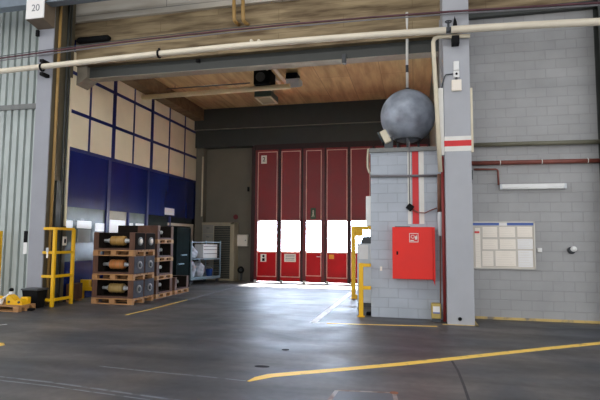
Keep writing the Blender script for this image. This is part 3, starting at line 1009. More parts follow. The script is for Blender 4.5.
a, b = on_y(538, 248, YW - .05), on_y(542.3, 252.3, YW - .05)
t = thing('light_switch', ((a.x + b.x) / 2, YW, b.z), 'small square white switch beside the notice board', 'switch')
MB().box((a.x, YW - .045, b.z), (b.x, YW, a.z), .008).build('plate', 'white', t)
MB().box((a.x + .02, YW - .055, b.z + .02), (b.x - .02, YW - .045, a.z - .02), .006).build('rocker', 'paper_white', t)
c = on_y(573, 250, YW - .1)
t = thing('wall_sensor', (c.x, YW, c.z - .07), 'round white sensor with dark underside on the block wall', 'sensor')
MB().lathe((c.x - .01, YW, c.z - .01), [(.07, 0), (.07, -.05), (.045, -.1)], 20, 'Y').xf(Matrix.Identity(4)).build('base', 'dark_grey', t)
MB().ball((c.x + .015, YW - .1, c.z + .02), .062, (1, .8, .9), 24, 14).build('dome', 'white', t)

# ================================================================== NUMBER SIGN 20
a, b = on_y(26.8, -3, 9.55), on_y(43.2, 17.2, 9.55)
t = thing('bay_sign', ((a.x + b.x) / 2, 9.57, b.z), 'white square sign reading 20 on the corbel of the column', 'sign')
MB().box((a.x, 9.55, b.z), (b.x, 9.579, b.z + (b.x - a.x) * 1.15)).build('plate', 'paper_white', t)
c = on_y(35.5, 8.0, 9.545)
text_mesh('lettering', '20', 0.235, 'grey_text', t, (c.x, 9.547, c.z))

# ================================================================== UNDER THE CEILING
tag(MB().tube([on_z(140, 97.6, 6.2), on_z(290, 86.2, 6.2)], .08, 14).build('ceiling_pipe', 'pipe_ceiling'), 'cream pipe hanging under the brown ceiling', 'pipe')
hg = MB()
for px, py in ((175, 95.3), (233, 90.8)):
    p = on_z(px, py, 6.45)
    hg.cyl((p.x, p.y, 6.45), (p.x, p.y, ZC), .012)
hg2 = on_z(175, 95.3, 6.45)
tag(MB().tube([on_z(166, 89, 6.7), on_z(250, 83, 6.7)], .02, 8).tube([on_z(175, 88.5, 6.7), on_z(175, 88.5, 6.7) + Vector((0, 0, .1))], .015, 8).build('conduit_line', 'dark_grey'), 'thin dark conduit along the ceiling above the cream pipe', 'conduit')
for px, lab in ((254.5, 'pale duct under the ceiling beside the black heater'), (262, 'pale duct under the ceiling between heater and floodlight')):
    p = on_z(px + 8, 64, 6.7)
    tag(MB().tube([(p.x, 12.0, 6.72), (p.x, 15.2, 6.72)], .05, 10).build('ceiling_duct', 'pipe_cream'), lab, 'duct')


def ceiling_box(px0, py0, px1, py1, z):
    a = on_z(px0, py1, z)
    b = on_z(px1, py0, z)
    return a, b


ht = thing('unit_heater', (-4.75, 13.9, 6.2), 'black fan heater hung under the ceiling above the cream pipe', 'heater')
a, b = on_y(253.5, 70, 13.8), on_y(270, 83.5, 13.8)
MB().box((a.x, 13.8, b.z), (b.x, 14.4, a.z), .03).build('body', 'black', ht)
MB().cyl((a.x + .22, 13.79, (a.z + b.z) / 2), (a.x + .22, 13.8, (a.z + b.z) / 2), .15).build('fan_grille', 'dark_grey', ht)
MB().cyl((a.x + .06, 14.1, a.z), (a.x + .06, 14.1, ZC), .015).cyl((b.x - .06, 14.1, a.z), (b.x - .06, 14.1, ZC), .015).build('hanger', 'dark_grey', ht)
X['teal'] = mat('teal_lamp_housing', S(70, 96, 92), 0.45, var=0.1)
X['lamp_glass'] = mat('pale_lamp_glass', S(150, 140, 110), 0.3, var=0.1)
tl = thing('ceiling_floodlight', (-4.95, 15.9, 6.3), 'teal square floodlight under the ceiling below the cream pipe', 'floodlight')
a, b = on_y(254.5, 91.5, 15.6), on_y(271, 96, 15.6)
MB().prism([(15.6, a.z), (15.6, b.z), (16.5, b.z + .02), (16.5, a.z + .02)], 'X', a.x, b.x).build('housing', 'teal', tl)
MB().box((a.x, 15.6, b.z - .03), (b.x, 15.66, b.z + .01)).box((a.x, 16.44, b.z - .03), (b.x, 16.5, b.z + .02)).box((a.x, 15.66, b.z - .03), (a.x + .06, 16.44, b.z + .01)).box((b.x - .06, 15.66, b.z - .03), (b.x, 16.44, b.z + .01)).build('rim', 'pipe_cream', tl)
MB().box((a.x + .05, 15.66, b.z - .012), (b.x - .05, 16.44, b.z - .006)).build('lens', 'lamp_glass', tl)
MB().cyl((a.x + .05, 16.0, a.z - .02), (a.x + .05, 16.0, ZC), .015).cyl((b.x - .05, 16.0, a.z - .02), (b.x - .05, 16.0, ZC), .015).build('hanger', 'dark_grey', tl)
wf = thing('white_floodlight', (-3.6, 14.4, 6.3), 'black and white floodlight tilted under the ceiling past the pipe end', 'floodlight')
a, b = on_y(285.5, 72.5, 14.2), on_y(299, 86, 14.2)
zm = on_y(290, 79.5, 14.2).z
MB().prism([(14.2, zm), (14.25, a.z), (14.65, a.z), (14.65, zm + .05)], 'X', a.x, b.x - .08).build('housing', 'black', wf)
MB().prism([(14.16, zm), (14.2, zm + .03), (14.65, zm + .06), (14.65, b.z + .15), (14.3, b.z)], 'X', a.x + .02, b.x).build('reflector', 'machine_grey', wf)
MB().cyl(((a.x + b.x) / 2, 14.5, a.z - .05), ((a.x + b.x) / 2, 14.5, ZC), .02).build('hanger', 'dark_grey', wf)
# box on the steel beam
c = on_y(344.2, 58.5, 11.03)
tag(MB().box((c.x - .045, 10.98, c.z - .12), (c.x + .045, 11.12, c.z + .1), .01).build('beam_clamp_box', 'dark_grey'), 'small dark box clamped under the grey steel beam', 'clamp')
c = on_y(198, 61, 11.03)
tag(MB().box((c.x - .05, 11.0, c.z - .03), (c.x + .05, 11.07, c.z + .05), .01).build('beam_lug', 'black'), 'small black lug on the grey steel beam', 'lug')
# pair of vertical tan pipes at the top
for px, lab in ((233.5, 'tan pipe bending into the concrete, the one nearer the number 20 column'), (242.5, 'tan pipe bending into the concrete, the one nearer the sphere tank')):
    e = pts_y([(px + .3, -16), (px + .6, 18), (px + 1.0, 20.5)], 10.6)
    e += [on_y(px + 3, 23, 10.72), on_y(px + 5.5, 24.5, 10.9)]
    tag(MB().tube(e, .045, 12).build('tan_pipe', 'pipe_brass'), lab, 'pipe')
for px, lab in ((251, 'cream pipe stub poking over the steel beam, nearer the tan pipes'), (258.5, 'cream pipe stub poking over the steel beam, nearer the sphere')):
    a_ = on_y(px, 40.5, 10.72)
    tag(MB().cyl((a_.x, 10.72, a_.z), (a_.x, 10.9, a_.z + .01), .035).build('pipe_stub', 'pipe_white'), lab, 'pipe')
# dark roll above the wires
a, b = on_y(77, 41, 10.81), on_y(110, 38, 10.81)
tag(MB().tube([a, a + (b - a) * .08, b - (b - a) * .06, b], .07, 14, radii=[.04, .085, .085, .04]).build('cable_bundle', 'black'), 'black wrapped cable bundle on the brown concrete lintel', 'cable bundle')
# pipes on the side of the column with number 20
for Y, m, r, lab in ((10.16, 'pipe_brass', .035, 'tan pipe up the dark side of the number 20 column'), (10.46, 'steel', .028, 'dark grey pipe up the side of the number 20 column'), (10.56, 'steel', .02, 'thin dark pipe beside the dark grey one on the column side')):
    tag(MB().tube([(-8.535, Y, 0.02), (-8.535, Y, 9.2)], r, 10).build('column_pipe', m), lab, 'pipe')
tag(MB().box((-8.566, 10.64, 1.9), (-8.53, 10.7, 5.7), .004).build('side_strip', 'cream'), 'cream strip up the column edge beside the blue partition', 'strip')
c = on_x(64.3, 241, -8.52)
t = thing('wall_socket', (-8.56, c.y, c.z - .1), 'white socket plate with black slot inside the yellow guard', 'socket')
MB().box((-8.55, c.y - .07, c.z - .11), (-8.50, c.y + .07, c.z + .11), .008).build('plate', 'paper', t)
MB().box((-8.505, c.y - .03, c.z - .05), (-8.492, c.y + .03, c.z + .05), .006).build('slot', 'black', t)
tag(MB().box((-8.566, 10.26, .02), (-8.5, 10.44, 3.0), .008).build('conduit_cover', 'steel'), 'dark grey conduit cover on the column behind the yellow guard', 'cover')
c = on_y(25.4, 243, 9.98)
t = thing('marker_strip', (c.x, 9.99, on_y(25, 254, 9.98).z), 'black and white marker strip on the edge of the number 20 column', 'marker')
a, b, d = on_y(24, 231, 9.98), on_y(27, 242.5, 9.98), on_y(27, 254, 9.98)
MB().box((a.x, 9.98, b.z), (b.x, 10.0, a.z), .004).build('upper_half', 'black', t)
MB().box((a.x, 9.98, d.z), (b.x, 10.0, b.z), .004).build('lower_half', 'white', t)
a = on_y(37, 33, 9.95)
tag(MB().box((a.x - .04, 9.94, a.z - .08), (a.x + .04, 10.0, a.z + .08), .01).build('cable_clip', 'black'), 'small black clip high on the number 20 column', 'clip')

# ================================================================== COLUMN GUARD (yellow)
gd = thing('column_guard', (-8.3, 10.2, 0), 'yellow steel guard frame round the foot of the number 20 column', 'guard')
gy = 9.93
gx = on_y(53.7, 265, gy).x
zt = on_y(53.7, 228.6, gy).z
MB().box((gx - .035, gy - .035, 0.0), (gx + .035, gy + .035, zt), .008).build('post', 'yellow', gd)
ry = on_x(74, 229, gx).y
zb = .46
MB().box((gx - .035, ry - .035, 0.0), (gx + .035, ry + .035, zt), .008).build('post', 'yellow', gd)
for py in (228.6, 252.6, 276.6, 300.2):
    z = on_y(53.7, py, gy).z
    MB().box((gx + .03, gy, z - .032), (gx - .035, ry, z + .032), .006).box((on_y(42.5, 265, gy).x, gy - .03, z - .032), (gx, gy + .03, z + .032), .006).build('rail', 'yellow', gd)
c = on_y(47.5, 252, gy - .05)
tg = thing('padlock_tag', (c.x, gy - .05, c.z - .1), 'small grey padlock tag hanging from the yellow column guard', 'tag')
MB().box((c.x - .03, gy - .075, c.z + .0), (c.x + .03, gy - .04, c.z + .1), .01).build('padlock', 'machine_grey', tg)
MB().box((c.x - .02, gy - .06, c.z - .14), (c.x + .02, gy - .05, c.z)).build('tag', 'paper', tg)

bn = thing('black_bin', (on_z(32, 303).x, 9.8, 0), 'black tapered bin at the foot of the number 20 column', 'bin')
a, b = on_y(24.2, 288.2, 9.7), on_y(40.3, 288.2, 9.7)
t_ = bmesh.new()


def frustum(x0, x1, yy0, yy1, z0, z1, k):
    m = MB()
    t = bmesh.new()
    lo = [t.verts.new(p) for p in ((x0 + k, yy0 + k, z0), (x1 - k, yy0 + k, z0), (x1 - k, yy1 - k, z0), (x0 + k, yy1 - k, z0))]
    hi = [t.verts.new(p) for p in ((x0, yy0, z1), (x1, yy0, z1), (x1, yy1, z1), (x0, yy1, z1))]
    t.faces.new(list(reversed(lo)))
    t.faces.new(hi)
    for i in range(4):
        t.faces.new((lo[i], lo[(i + 1) % 4], hi[(i + 1) % 4], hi[i]))
    bmesh.ops.bevel(t, geom=t.edges[:], offset=.012, segments=2, affect='EDGES')
    m._add(t)
    return m


frustum(a.x, b.x, 9.62, 9.96, 0, a.z - .03, .05).build('body', 'black', bn)
MB().box((a.x - .015, 9.605, a.z - .04), (b.x + .015, 9.965, a.z), .012).build('rim', 'dark_grey', bn)
p, q = on_z(24, 308.5), on_z(50, 307.6)
tag(MB().box((p.x, 9.3, 0), (q.x, 9.42, .05), .015).build('rubber_stop', 'black'), 'flat black rubber stop on the floor before the column guard', 'wheel stop')

# ================================================================== PALLETS, CRATES, ROLLERS


def pallet(L_, W, H, name='pallet', label='', group=None):
    """wooden pallet, long side along X, centred at the origin"""
    t = thing(name, (0, 0, 0), label, 'pallet', group)
    mm = MB()
    n = 6
    for k in range(n):
        y = -W / 2 + (k + .5) * W / n
        mm.box((-L_ / 2, y - W / n * .44, H - .024), (L_ / 2, y + W / n * .44, H), .003)
    mm.build('deck', 'wood', t)
    cr_ = MB()
    for x in (-L_ / 2 + .07, 0, L_ / 2 - .07):
        cr_.box((x - .07, -W / 2, H - .046), (x + .07, W / 2, H - .0245))
    cr_.build('cross_boards', 'wood', t)
    for x in (-L_ / 2 + .07, 0, L_ / 2 - .07):
        for y in (-W / 2 + .05, 0, W / 2 - .05):
            MB().box((x - .07, y - .05, .022), (x + .07, y + .05, H - .046), .004).build('block', 'wood', t)
    for y in (-W / 2 + .05, 0, W / 2 - .05):
        MB().box((-L_ / 2, y - .05, 0), (L_ / 2, y + .05, .0215), .003).build('bottom_board', 'wood', t)
    return t


def crate(L_, W, H, plate_m='plate', board='dark_wood', disc='plate', label='', group=None):
    """open-sided shaft crate: two heavy end boards on skids, bearing plate at the +X end"""
    t = thing('shaft_crate', (0, 0, 0), label, 'crate', group)
    bt = .14
    for s in (-1, 1):
        MB().box((s * L_ / 2, -W / 2, 0), (s * (L_ / 2 - bt), W / 2, H), .006).build('end_board', board, t)
    for y in (-W / 2 + .04, W / 2 - .04):
        MB().box((-L_ / 2 + bt, y - .04, .0), (L_ / 2 - bt, y + .04, .04), .004).build('skid', board, t)
    MB().box((-L_ / 2 + bt, W / 2 - .025, .04), (L_ / 2 - bt, W / 2 - .002, H), .003).build('rear_board', 'crate_dark', t)  # near-black colour carries the shade inside the crate
    MB().box((-L_ / 2 + bt, -W / 2 + .08, .04), (L_ / 2 - bt, W / 2 - .025, .05)).build('floor_board', 'crate_dark', t)
    for s in (-1, 1):
        MB().box((s * (L_ / 2 - bt), -.05, .05), (s * (L_ / 2 - bt - .05), .05, H * .52 - .042), .004).build('saddle', 'crate_dark', t)
    for s in (-1, 1):
        ln = MB().box((s * (L_ / 2 - bt), -W / 2 + .012, .05), (s * (L_ / 2 - bt - .004), W / 2 - .03, H - .005))
        ln.build('shade_lining', 'crate_dark', t)  # added dark sheets, painting shade onto the inner end faces
    if plate_m:
        MB().box((L_ / 2, -W / 2 + .02, .01), (L_ / 2 + .012, W / 2 - .02, H - .01), .003).build('end_plate', plate_m, t)
        fl_ = MB().lathe((L_ / 2 + .012, 0, H * .5), [(.1, 0), (.1, .018), (.062, .02)], 24, 'X').build('flange', 'flange', t)
        MB().lathe((L_ / 2 + .03, 0, H * .5), [(.058, 0), (.055, .02), (.03, .03)], 20, 'X').build('hub', disc, fl_)
    return t


def roller(L_, drum, dl, dr, off=.0, label='', group=None):
    """machined roller: polished shaft with a wide drum, axis along X"""
    t = thing('steel_roller', (0, 0, 0), label, 'roller', group)
    MB().cyl((-L_ / 2, 0, 0), (L_ / 2, 0, 0), .038).cyl((L_ / 2 - .10, 0, 0), (L_ / 2 - .01, 0, 0), .05).cyl((off - dl / 2 - .07, 0, 0), (off + dl / 2 + .05, 0, 0), .056).build('shaft', 'chrome', t)
    MB().lathe((off - dl / 2, 0, 0), [(dr * .8, 0), (dr, .02), (dr, dl - .02), (dr * .8, dl)], 28, 'X').build('drum', drum, t)
    rg = MB()
    for k in (.2, .5, .8):
        rg.ring((off - dl / 2 + dl * k, 0, 0), dr, .006, 'X', 28, 6)
    rg.build('ring', 'pipe_brass', t)
    return t


LS, WS = 1.13, .48
sy0 = 10.75
sx0 = on_y(91.0, 300, sy0).x + LS / 2
levels = ['bottom', 'middle', 'top']
words_l = {'bottom': 'on the floor', 'middle': 'at mid height', 'top': 'at the top'}
pal0 = pallet(LS, 1.0, .145)
cr_grey = crate(LS, WS, .43, disc='dark_grey')
cr_top = crate(LS, WS, .43, plate_m='crate_dark', disc='paper')
drums = ['drum_tan', 'drum_copper', 'drum_gold']
dlab = ['ringed tan drum roller in the lowest crate of the three-tier stack', 'copper drum roller in the middle crate of the three-tier stack', 'gold drum roller in the top crate of the three-tier stack']
used = set()


def put(o, loc, label, group, rz=0.0):
    if o.name in used:
        o = copy_tree(o)
    else:
        used.add(o.name)
    o.location = loc
    o.rotation_euler = (0, 0, rz)
    o['label'] = label
    o['group'] = group
    return o


PT = .585
for k in range(3):
    z = k * PT
    put(pal0, (sx0, sy0 + .5, z), f'wooden pallet under the {levels[k]} tier of the three-tier roller stack', 'pallets of the roller stacks')
    cc = cr_top if k == 2 else cr_grey
    fin = 'dark end plates and pale hub' if k == 2 else 'grey end plate'
    put(cc, (sx0, sy0 + WS / 2 + .01, z + .148), f'front crate with {fin}, {levels[k]} of the three-tier stack', 'crates of the roller stacks')
    put(cc, (sx0, sy0 + WS * 1.5 + .03, z + .148), f'rear crate with {fin}, {levels[k]} of the three-tier stack', 'crates of the roller stacks')
    r_ = roller(LS - .28 - .012, drums[k], .40, .116, -.02, dlab[k], 'rollers in the crates')
    r_.location = (sx0, sy0 + WS / 2 + .01, z + .148 + .43 * .52)

# four-tier stack behind, crates turned a quarter turn (open side towards the lane)
pal1 = pallet(.9, 1.22, .112)
crq = crate(.9, .6, .372, plate_m=None, board='dark_wood')
rol1 = roller(.9 - .28 - .012, 'white', .2, .085, -.05)
crqd = crate(.9, .6, .372, plate_m=None, board='crate_dark')
qx, qy = -6.74, 12.05
names4 = ['lowest', 'second lowest', 'second highest', 'highest']
P4 = .49
for k in range(4):
    z = k * P4
    put(pal1, (qx - .61, qy + .45, z), f'{names4[k]} pallet of the narrow four-tier stack', 'pallets of the roller stacks', math.pi / 2)
    put(crq, (qx - .31, qy + .45, z + .114), f'{names4[k]} crate with open side facing the lane in the four-tier stack', 'crates of the roller stacks', math.pi / 2)
    put(rol1, (qx - .31, qy + .45, z + .114 + .372 * .52), f'bright shaft roller in the {names4[k]} crate of the four-tier stack', 'rollers in the crates', math.pi / 2)
put(crqd, (qx - .92, qy + .45, 3 * P4 + .114), 'dark crate standing tall behind the three-tier roller stack', 'crates of the roller stacks', math.pi / 2)
put(pal1, (qx - .61, qy + 1.5, 0), 'single pallet on the floor past the four-tier stack', 'pallets of the roller stacks', math.pi / 2)
put(crq, (qx - .31, qy + 1.5, .114), 'lone crate on the single pallet past the four-tier stack', 'crates of the roller stacks', math.pi / 2)
put(rol1, (qx - .31, qy + 1.5, .114 + .372 * .52), 'bright shaft roller in the lone crate past the four-tier stack', 'rollers in the crates', math.pi / 2)

# things between the guard and the stack
bc = thing('brown_crate', (-8.25, 11.1, 0), 'brown wooden box between the yellow guard and the roller stack', 'box')
bc.location = (-8.44, 10.99, 0)
a, b = Vector((-8.52, 0, on_y(70, 284, 10.78).z)), Vector((-8.36, 0, 0))
MB().box((a.x, 10.78, 0.06), (b.x, 11.2, a.z), .01).build('body', 'dark_wood', bc)
MB().box((a.x + .01, 10.79, 0), (b.x - .01, 10.85, .06)).build('skid', 'wood', bc)
MB().box((a.x + .01, 11.13, 0), (b.x - .01, 11.19, .06)).build('skid', 'wood', bc)
yt = thing('yellow_trestle', (-8.0, 11.6, 0), 'yellow steel trestle half hidden behind the roller stack', 'trestle')
a, b = on_y(79, 279.5, 11.5), on_y(97, 291, 11.5)
MB().box((a.x, 11.5, b.z), (b.x, 11.58, b.z + .1), .008).build('beam', 'yellow', yt)
MB().box((a.x + .05, 11.49, b.z + .1), (a.x + .32, 11.59, a.z), .008).build('upright', 'yellow', yt)
for x in (a.x + .04, b.x - .08):
    MB().box((x, 11.46, 0), (x + .05, 11.62, b.z), .006).build('leg', 'yellow', yt)

# ================================================================== PALLET WITH YELLOW PARTS (left edge)
HP = .13
fp = pallet(1.5, .5, HP, label='low wooden pallet with yellow machine parts before the corrugated wall')
PX = on_y(36, 302, 9.55).x
fp.location = (PX - .75, 9.3, 0)
zt = HP
c = on_y(9, 298, 9.3).x
d = on_y(25, 298, 9.3).x
ya = thing('yellow_casting', ((c + d) / 2, 9.3, zt), 'yellow machine casting lying on the low pallet', 'machine part')
w = d - c
MB().prism([(c, zt), (d, zt), (d, zt + .07), (d - w * .2, zt + .13), (d - w * .45, zt + .08), (c + w * .3, zt + .17), (c + w * .12, zt + .21), (c, zt + .15)], 'Y', 9.22, 9.4).build('body', 'yellow', ya)
for k in (.2, .82):
    MB().cyl((c + w * k, 9.2, zt + .06), (c + w * k, 9.22, zt + .06), .025).build('bolt', 'dark_grey', ya)
MB().box((d - w * .5, 9.4, zt), (d - .02, 9.5, zt + .15), .01).build('flange', 'yellow', ya)
yb_ = thing('yellow_bracket', (c - .35, 9.4, zt), 'yellow angle bracket on the low pallet at the picture edge', 'machine part')
MB().box((c - .75, 9.36, zt), (c - .3, 9.5, zt + .05), .01).build('base', 'yellow', yb_)
MB().box((c - .75, 9.45, zt + .05), (c - .3, 9.5, zt + .15), .01).build('web', 'yellow', yb_)
vx = on_y(10.5, 294, 9.45).x
vv = thing('silver_valve', (vx, 9.47, zt), 'silver valve with black cap standing behind the yellow casting', 'valve')
MB().lathe((vx, 9.47, zt), [(.05, 0), (.05, .08), (.03, .1), (.03, .16), (.05, .18), (.05, .24), (.03, .26)], 20).build('body', 'chrome', vv)
MB().lathe((vx, 9.47, zt + .26), [(.042, 0), (.048, .04), (.03, .07)], 18).build('cap', 'black', vv)
MB().cyl((vx - .03, 9.47, zt + .2), (vx - .17, 9.44, zt + .1), .026).build('spout', 'white', vv)
wx = on_y(2, 300, 9.2).x - .03
wp = thing('white_pot', (wx, 9.16, zt), 'white pot at the very edge of the low pallet', 'pot')
MB().lathe((wx, 9.16, zt), [(.06, 0), (.075, .02), (.08, .11), (.07, .115), (.065, .03)], 22).build('body', 'white', wp)
MB().ring((wx, 9.16, zt + .11), .078, .008, 'Z', 22, 6).build('rim', 'white', wp)
yp = thing('yellow_post', (-11.0, 10.6, 0), 'yellow post against the corrugated wall at the picture edge', 'post')
c = on_y(.2, 245, 10.6)
MB().box((c.x - .1, 10.55, 0.02), (c.x + .02, 10.65, on_y(0, 231, 10.6).z), .01).build('shaft', 'yellow', yp)
MB().box((c.x - .16, 10.5, 0), (c.x + .08, 10.7, .02), .004).build('foot', 'yellow', yp)

# ================================================================== BACK CORNER
# dark rack
rk = thing('dark_rack', (-7.5, 14.7, 0), 'dark green mesh rack between the crates and the wire trolley', 'rack')
ra = on_y(173.5, 226, 14.3)
rx0, rx1, ry0, ry1, rz = -8.2, -7.36, 14.35, 15.35, on_y(180, 227, 14.35).z
for x in (rx0, rx1 - .05):
    for y in (ry0, ry1 - .05):
        MB().box((x, y, 0), (x + .05, y + .05, rz), .005).build('post', 'cage_dark', rk)
MB().box((rx0, ry0, rz - .05), (rx1, ry1, rz), .005).build('top_panel', 'cage_dark', rk)
MB().box((rx0 + .05, ry0 + .02, .12), (rx1 - .05, ry0 + .035, rz - .05)).build('front_panel', 'cage_dark', rk)
MB().box((rx1 - .035, ry0 + .05, .12), (rx1 - .02, ry1 - .05, rz - .05)).build('side_panel', 'cage_dark', rk)
for z in (.5, 1.0, 1.45):
    MB().box((rx0 + .02, ry0 + .04, z), (rx1 - .04, ry1 - .02, z + .03)).build('shelf', 'cage_dark', rk)
for (px, py) in ((184.5, 255), (181.5, 264)):
    c = on_x(px, py, rx1 + .02)
    MB().box((rx1 - .02, c.y - .18, c.z - .018), (rx1 + .03, c.y + .18, c.z + .018), .006).build('handle', 'cage', rk)

# wire trolley
A_, B_ = Vector((-7.72, 16.15, 0)), Vector((-7.2, 17.55, 0))
ang = math.atan2((B_ - A_).y, (B_ - A_).x)
TL, TW, TH = (B_ - A_).length, .75, 1.5
tr_ = thing('wire_trolley', (0, 0, 0), 'blue grey wire trolley full of white sacks before the beige locker', 'trolley')
for x in (0, TL):
    for y in (0, TW):
        MB().box((x - .022, y - .022, .16), (x + .022, y + .022, TH + .04), .004).build('post', 'cage', tr_)
for y in (0, TW):
    MB().box((0, y - .03, .14), (TL, y + .03, .24), .006).build('bottom_rail', 'cage', tr_)
    MB().box((0, y - .015, TH - .03), (TL, y + .015, TH), .004).build('top_rail', 'cage', tr_)
    MB().box((TL * .42 if y == 0 else 0, y - .016, .84), (TL, y + .016, .89), .004).build('middle_rail', 'cage', tr_)
mesh_ = MB()
for k in range(1, 12):
    mesh_.cyl((TL * k / 12, TW, .22), (TL * k / 12, TW, TH - .03), .004, n=6)
for k in range(1, 7):
    mesh_.cyl((0, TW, .2 + k * .19), (TL, TW, .2 + k * .19), .004, n=6)
    mesh_.cyl((TL, 0, .2 + k * .19), (TL, TW, .2 + k * .19), .004, n=6)
    mesh_.cyl((0, 0, .2 + k * .19), (0, TW, .2 + k * .19), .004, n=6)
mesh_.build('wire_mesh', 'cage', tr_)
MB().box((0, 0, .2), (TL, TW, .225)).build('floor_tray', 'cage', tr_)
for x in (.08, TL - .08):
    for y in (.06, TW - .06):
        MB().cyl((x, y - .02, .07), (x, y + .02, .07), .07, n=18).box((x - .03, y - .03, .07), (x + .03, y + .03, .145), .004).build('caster', 'dark_grey', tr_)
tr_.location = (A_.x, A_.y, 0)
tr_.rotation_euler = (0, 0, ang)
TM = Matrix.Translation((A_.x, A_.y, 0)) @ Matrix.Rotation(ang, 4, 'Z')


def sack(x, y, z, w, d, h, label, seed):
    c = TM @ Vector((x, y, z))
    rnd = random.Random(seed)
    t = bmesh.new()
    bmesh.ops.create_icosphere(t, subdivisions=4, radius=1)
    ph = [rnd.uniform(0, 6) for _ in range(6)]
    for v in t.verts:
        n = v.co.copy()
        k = 1 + .09 * math.sin(4 * n.x + ph[0]) * math.cos(5 * n.z + ph[1]) + .06 * math.sin(9 * n.y + ph[2] + 3 * n.z) + .04 * math.sin(13 * n.z + ph[3] + 4 * n.x)
        zz = max(n.z, -.7)
        tp = 1 - .35 * max(0, zz) ** 2
        v.co = Vector((n.x * w / 2 * k * tp, n.y * d / 2 * k * tp, (zz + .7) / 1.7 * h * (k if zz > 0 else 1)))
    for f in t.faces:
        f.smooth = True
    m = MB()
    m._add(t, False, Matrix.Translation(c) @ Matrix.Rotation(ang, 4, 'Z'))
    s = thing('white_sack', c, label, 'sack', 'sacks in the wire trolley')
    m.build('body', 'bag', s)
    m2 = MB()
    m2.tube([c + Vector((0, 0, h * .92)), c + Vector((.01, 0, h * 1.02)), c + Vector((.03, .01, h * 1.1))], .03, 10, radii=[.05, .022, .05])
    m2.build('tied_neck', 'bag', s)
    return s


sack(.27, .34, .226, .40, .46, .66, 'large white sack on the trolley floor by its near post', 1)
sack(.72, .33, .226, .40, .42, .56, 'white sack on the trolley floor beside the blue bucket', 2)
sack(.32, .35, .887, .44, .46, .46, 'small white sack piled on top in the wire trolley', 3)
c = TM @ Vector((1.14, .2, .226))
bk = thing('blue_bucket', c, 'blue bucket on the floor of the wire trolley', 'bucket')
MB().lathe(c, [(.1, 0), (.135, .26), (.142, .265), (.13, .262), (.095, .02)], 24).build('body', 'bucket', bk)
MB().tube([c + Vector((-.13, 0, .26)), c + Vector((-.09, -.1, .34)), c + Vector((.09, -.1, .34)), c + Vector((.13, 0, .26))], .006, 6).build('handle', 'chrome', bk)
q = thing('white_carton', TM @ Vector((1.05, .2, .9)), 'white striped carton held in the upper half of the wire trolley', 'carton')
m = MB().box((.66, .06, .895), (1.40, .5, 1.40), .01)
m.xf(TM)
m.build('body', 'white', q)
m = MB()
for z in (1.05, 1.2, 1.32):
    m.box((.68, .055, z), (1.38, .06, z + .022))
m.xf(TM)
m.build('printed_band', 'cable', q)
m = MB()
for y in (.1, .45):
    m.box((.6, y - .02, .86), (1.44, y + .02, .895))
m.xf(TM)
m.build('tray', 'cage', tr_) if False else m.bm.free()
m = MB().box((.02, .02, .862), (TL - .02, TW - .02, .885))
# upper shelf under the small sack and the carton (local to the trolley)
me_o = m.build('shelf', 'cage', None, (0, 0, 0))
me_o.parent = tr_

# beige locker with roller shutter
YK = 18.02
a, b = on_y(202, 222.5, YK), on_y(233.4, 279.5, YK)
lk = thing('roller_locker', ((a.x + b.x) / 2, YK, 0), 'tall beige locker with dark roller shutter against the back wall', 'locker')
ztop = a.z
MB().box((a.x, YK + .02, .0), (b.x, YB - .0, ztop), .006).build('carcass', 'locker', lk)
x1, x2 = on_y(214, 240, YK).x, on_y(230, 240, YK).x
m = MB()
z = .08
while z < ztop - .18:
    m.box((x1, YK, z), (x2, YK + .018, z + .06), .006)
    z += .068
m.build('shutter', 'shutter', lk)
n = 6
for k in range(n):
    z0 = .08 + (ztop - .16) * k / n
    dr_ = MB().box((a.x + .03, YK, z0), (x1 - .03, YK + .02, z0 + (ztop - .16) / n - .015), .005).build('drawer', 'locker_grey', lk)
    MB().box(((a.x + x1) / 2 - .06, YK - .02, z0 + .2), ((a.x + x1) / 2 + .06, YK, z0 + .225), .004).build('handle', 'dark_grey', dr_)
MB().box((x2 + .01, YK - .005, 0), (b.x, YK + .02, ztop), .004).box((a.x, YK - .005, ztop - .08), (b.x, YK + .02, ztop), .004).build('frame', 'locker', lk)

# wall boxes
a, b = on_y(235, 234.5, 18.35), on_y(247.2, 246.3, 18.35)
t = thing('wall_box', ((a.x + b.x) / 2, YB, b.z), 'cream electrical box on the back wall beside the locker', 'electrical box')
MB().box((a.x, 18.36, b.z), (b.x, YB, a.z), .015).build('housing', 'paper', t)
MB().box((a.x + .04, 18.35, b.z + .04), (b.x - .04, 18.36, a.z - .04), .005).build('door', 'paper', t)
MB().cyl((b.x - .07, 18.335, (a.z + b.z) / 2), (b.x - .07, 18.35, (a.z + b.z) / 2), .02).build('lock', 'dark_grey', t)
a = on_y(236, 217, 18.42)
t = thing('alarm_bell', (a.x, YB, a.z - .1), 'small dark red alarm horn on the back wall above the locker', 'alarm')
MB().lathe((a.x, YB, a.z), [(.05, 0), (.05, -.05), (.10, -.12)], 20, 'Y').build('horn', 'red_frame', t)
MB().box((a.x - .06, YB - .03, a.z - .06), (a.x + .06, YB, a.z + .06), .006).build('base', 'dark_grey', t)
a = on_y(240, 270, 18.3)
t = thing('hose_reel', (a.x, YB, a.z - .2), 'dark round hose reel low on the back wall beside the door', 'hose reel')
MB().ring((a.x, 18.38, a.z), .1, .04, 'Y', 24, 8).build('hose', 'black', t)
MB().cyl((a.x, 18.3, a.z), (a.x, YB, a.z), .05).build('hub', 'dark_grey', t)
MB().box((a.x - .03, 18.4, 0.0), (a.x + .03, YB, a.z - .1)).build('bracket', 'dark_grey', t)
a, b = on_y(248, 147, 18.4), on_y(254, 281, 18.4)
cpx = on_y(202, 200, 18.15).x
tag(MB().tube([(cpx, 18.15, 2.5), (cpx, 18.15, 4.9)], .035, 10).build('corner_pipe', 'pipe_cream'), 'cream pipe up the back corner post', 'pipe')
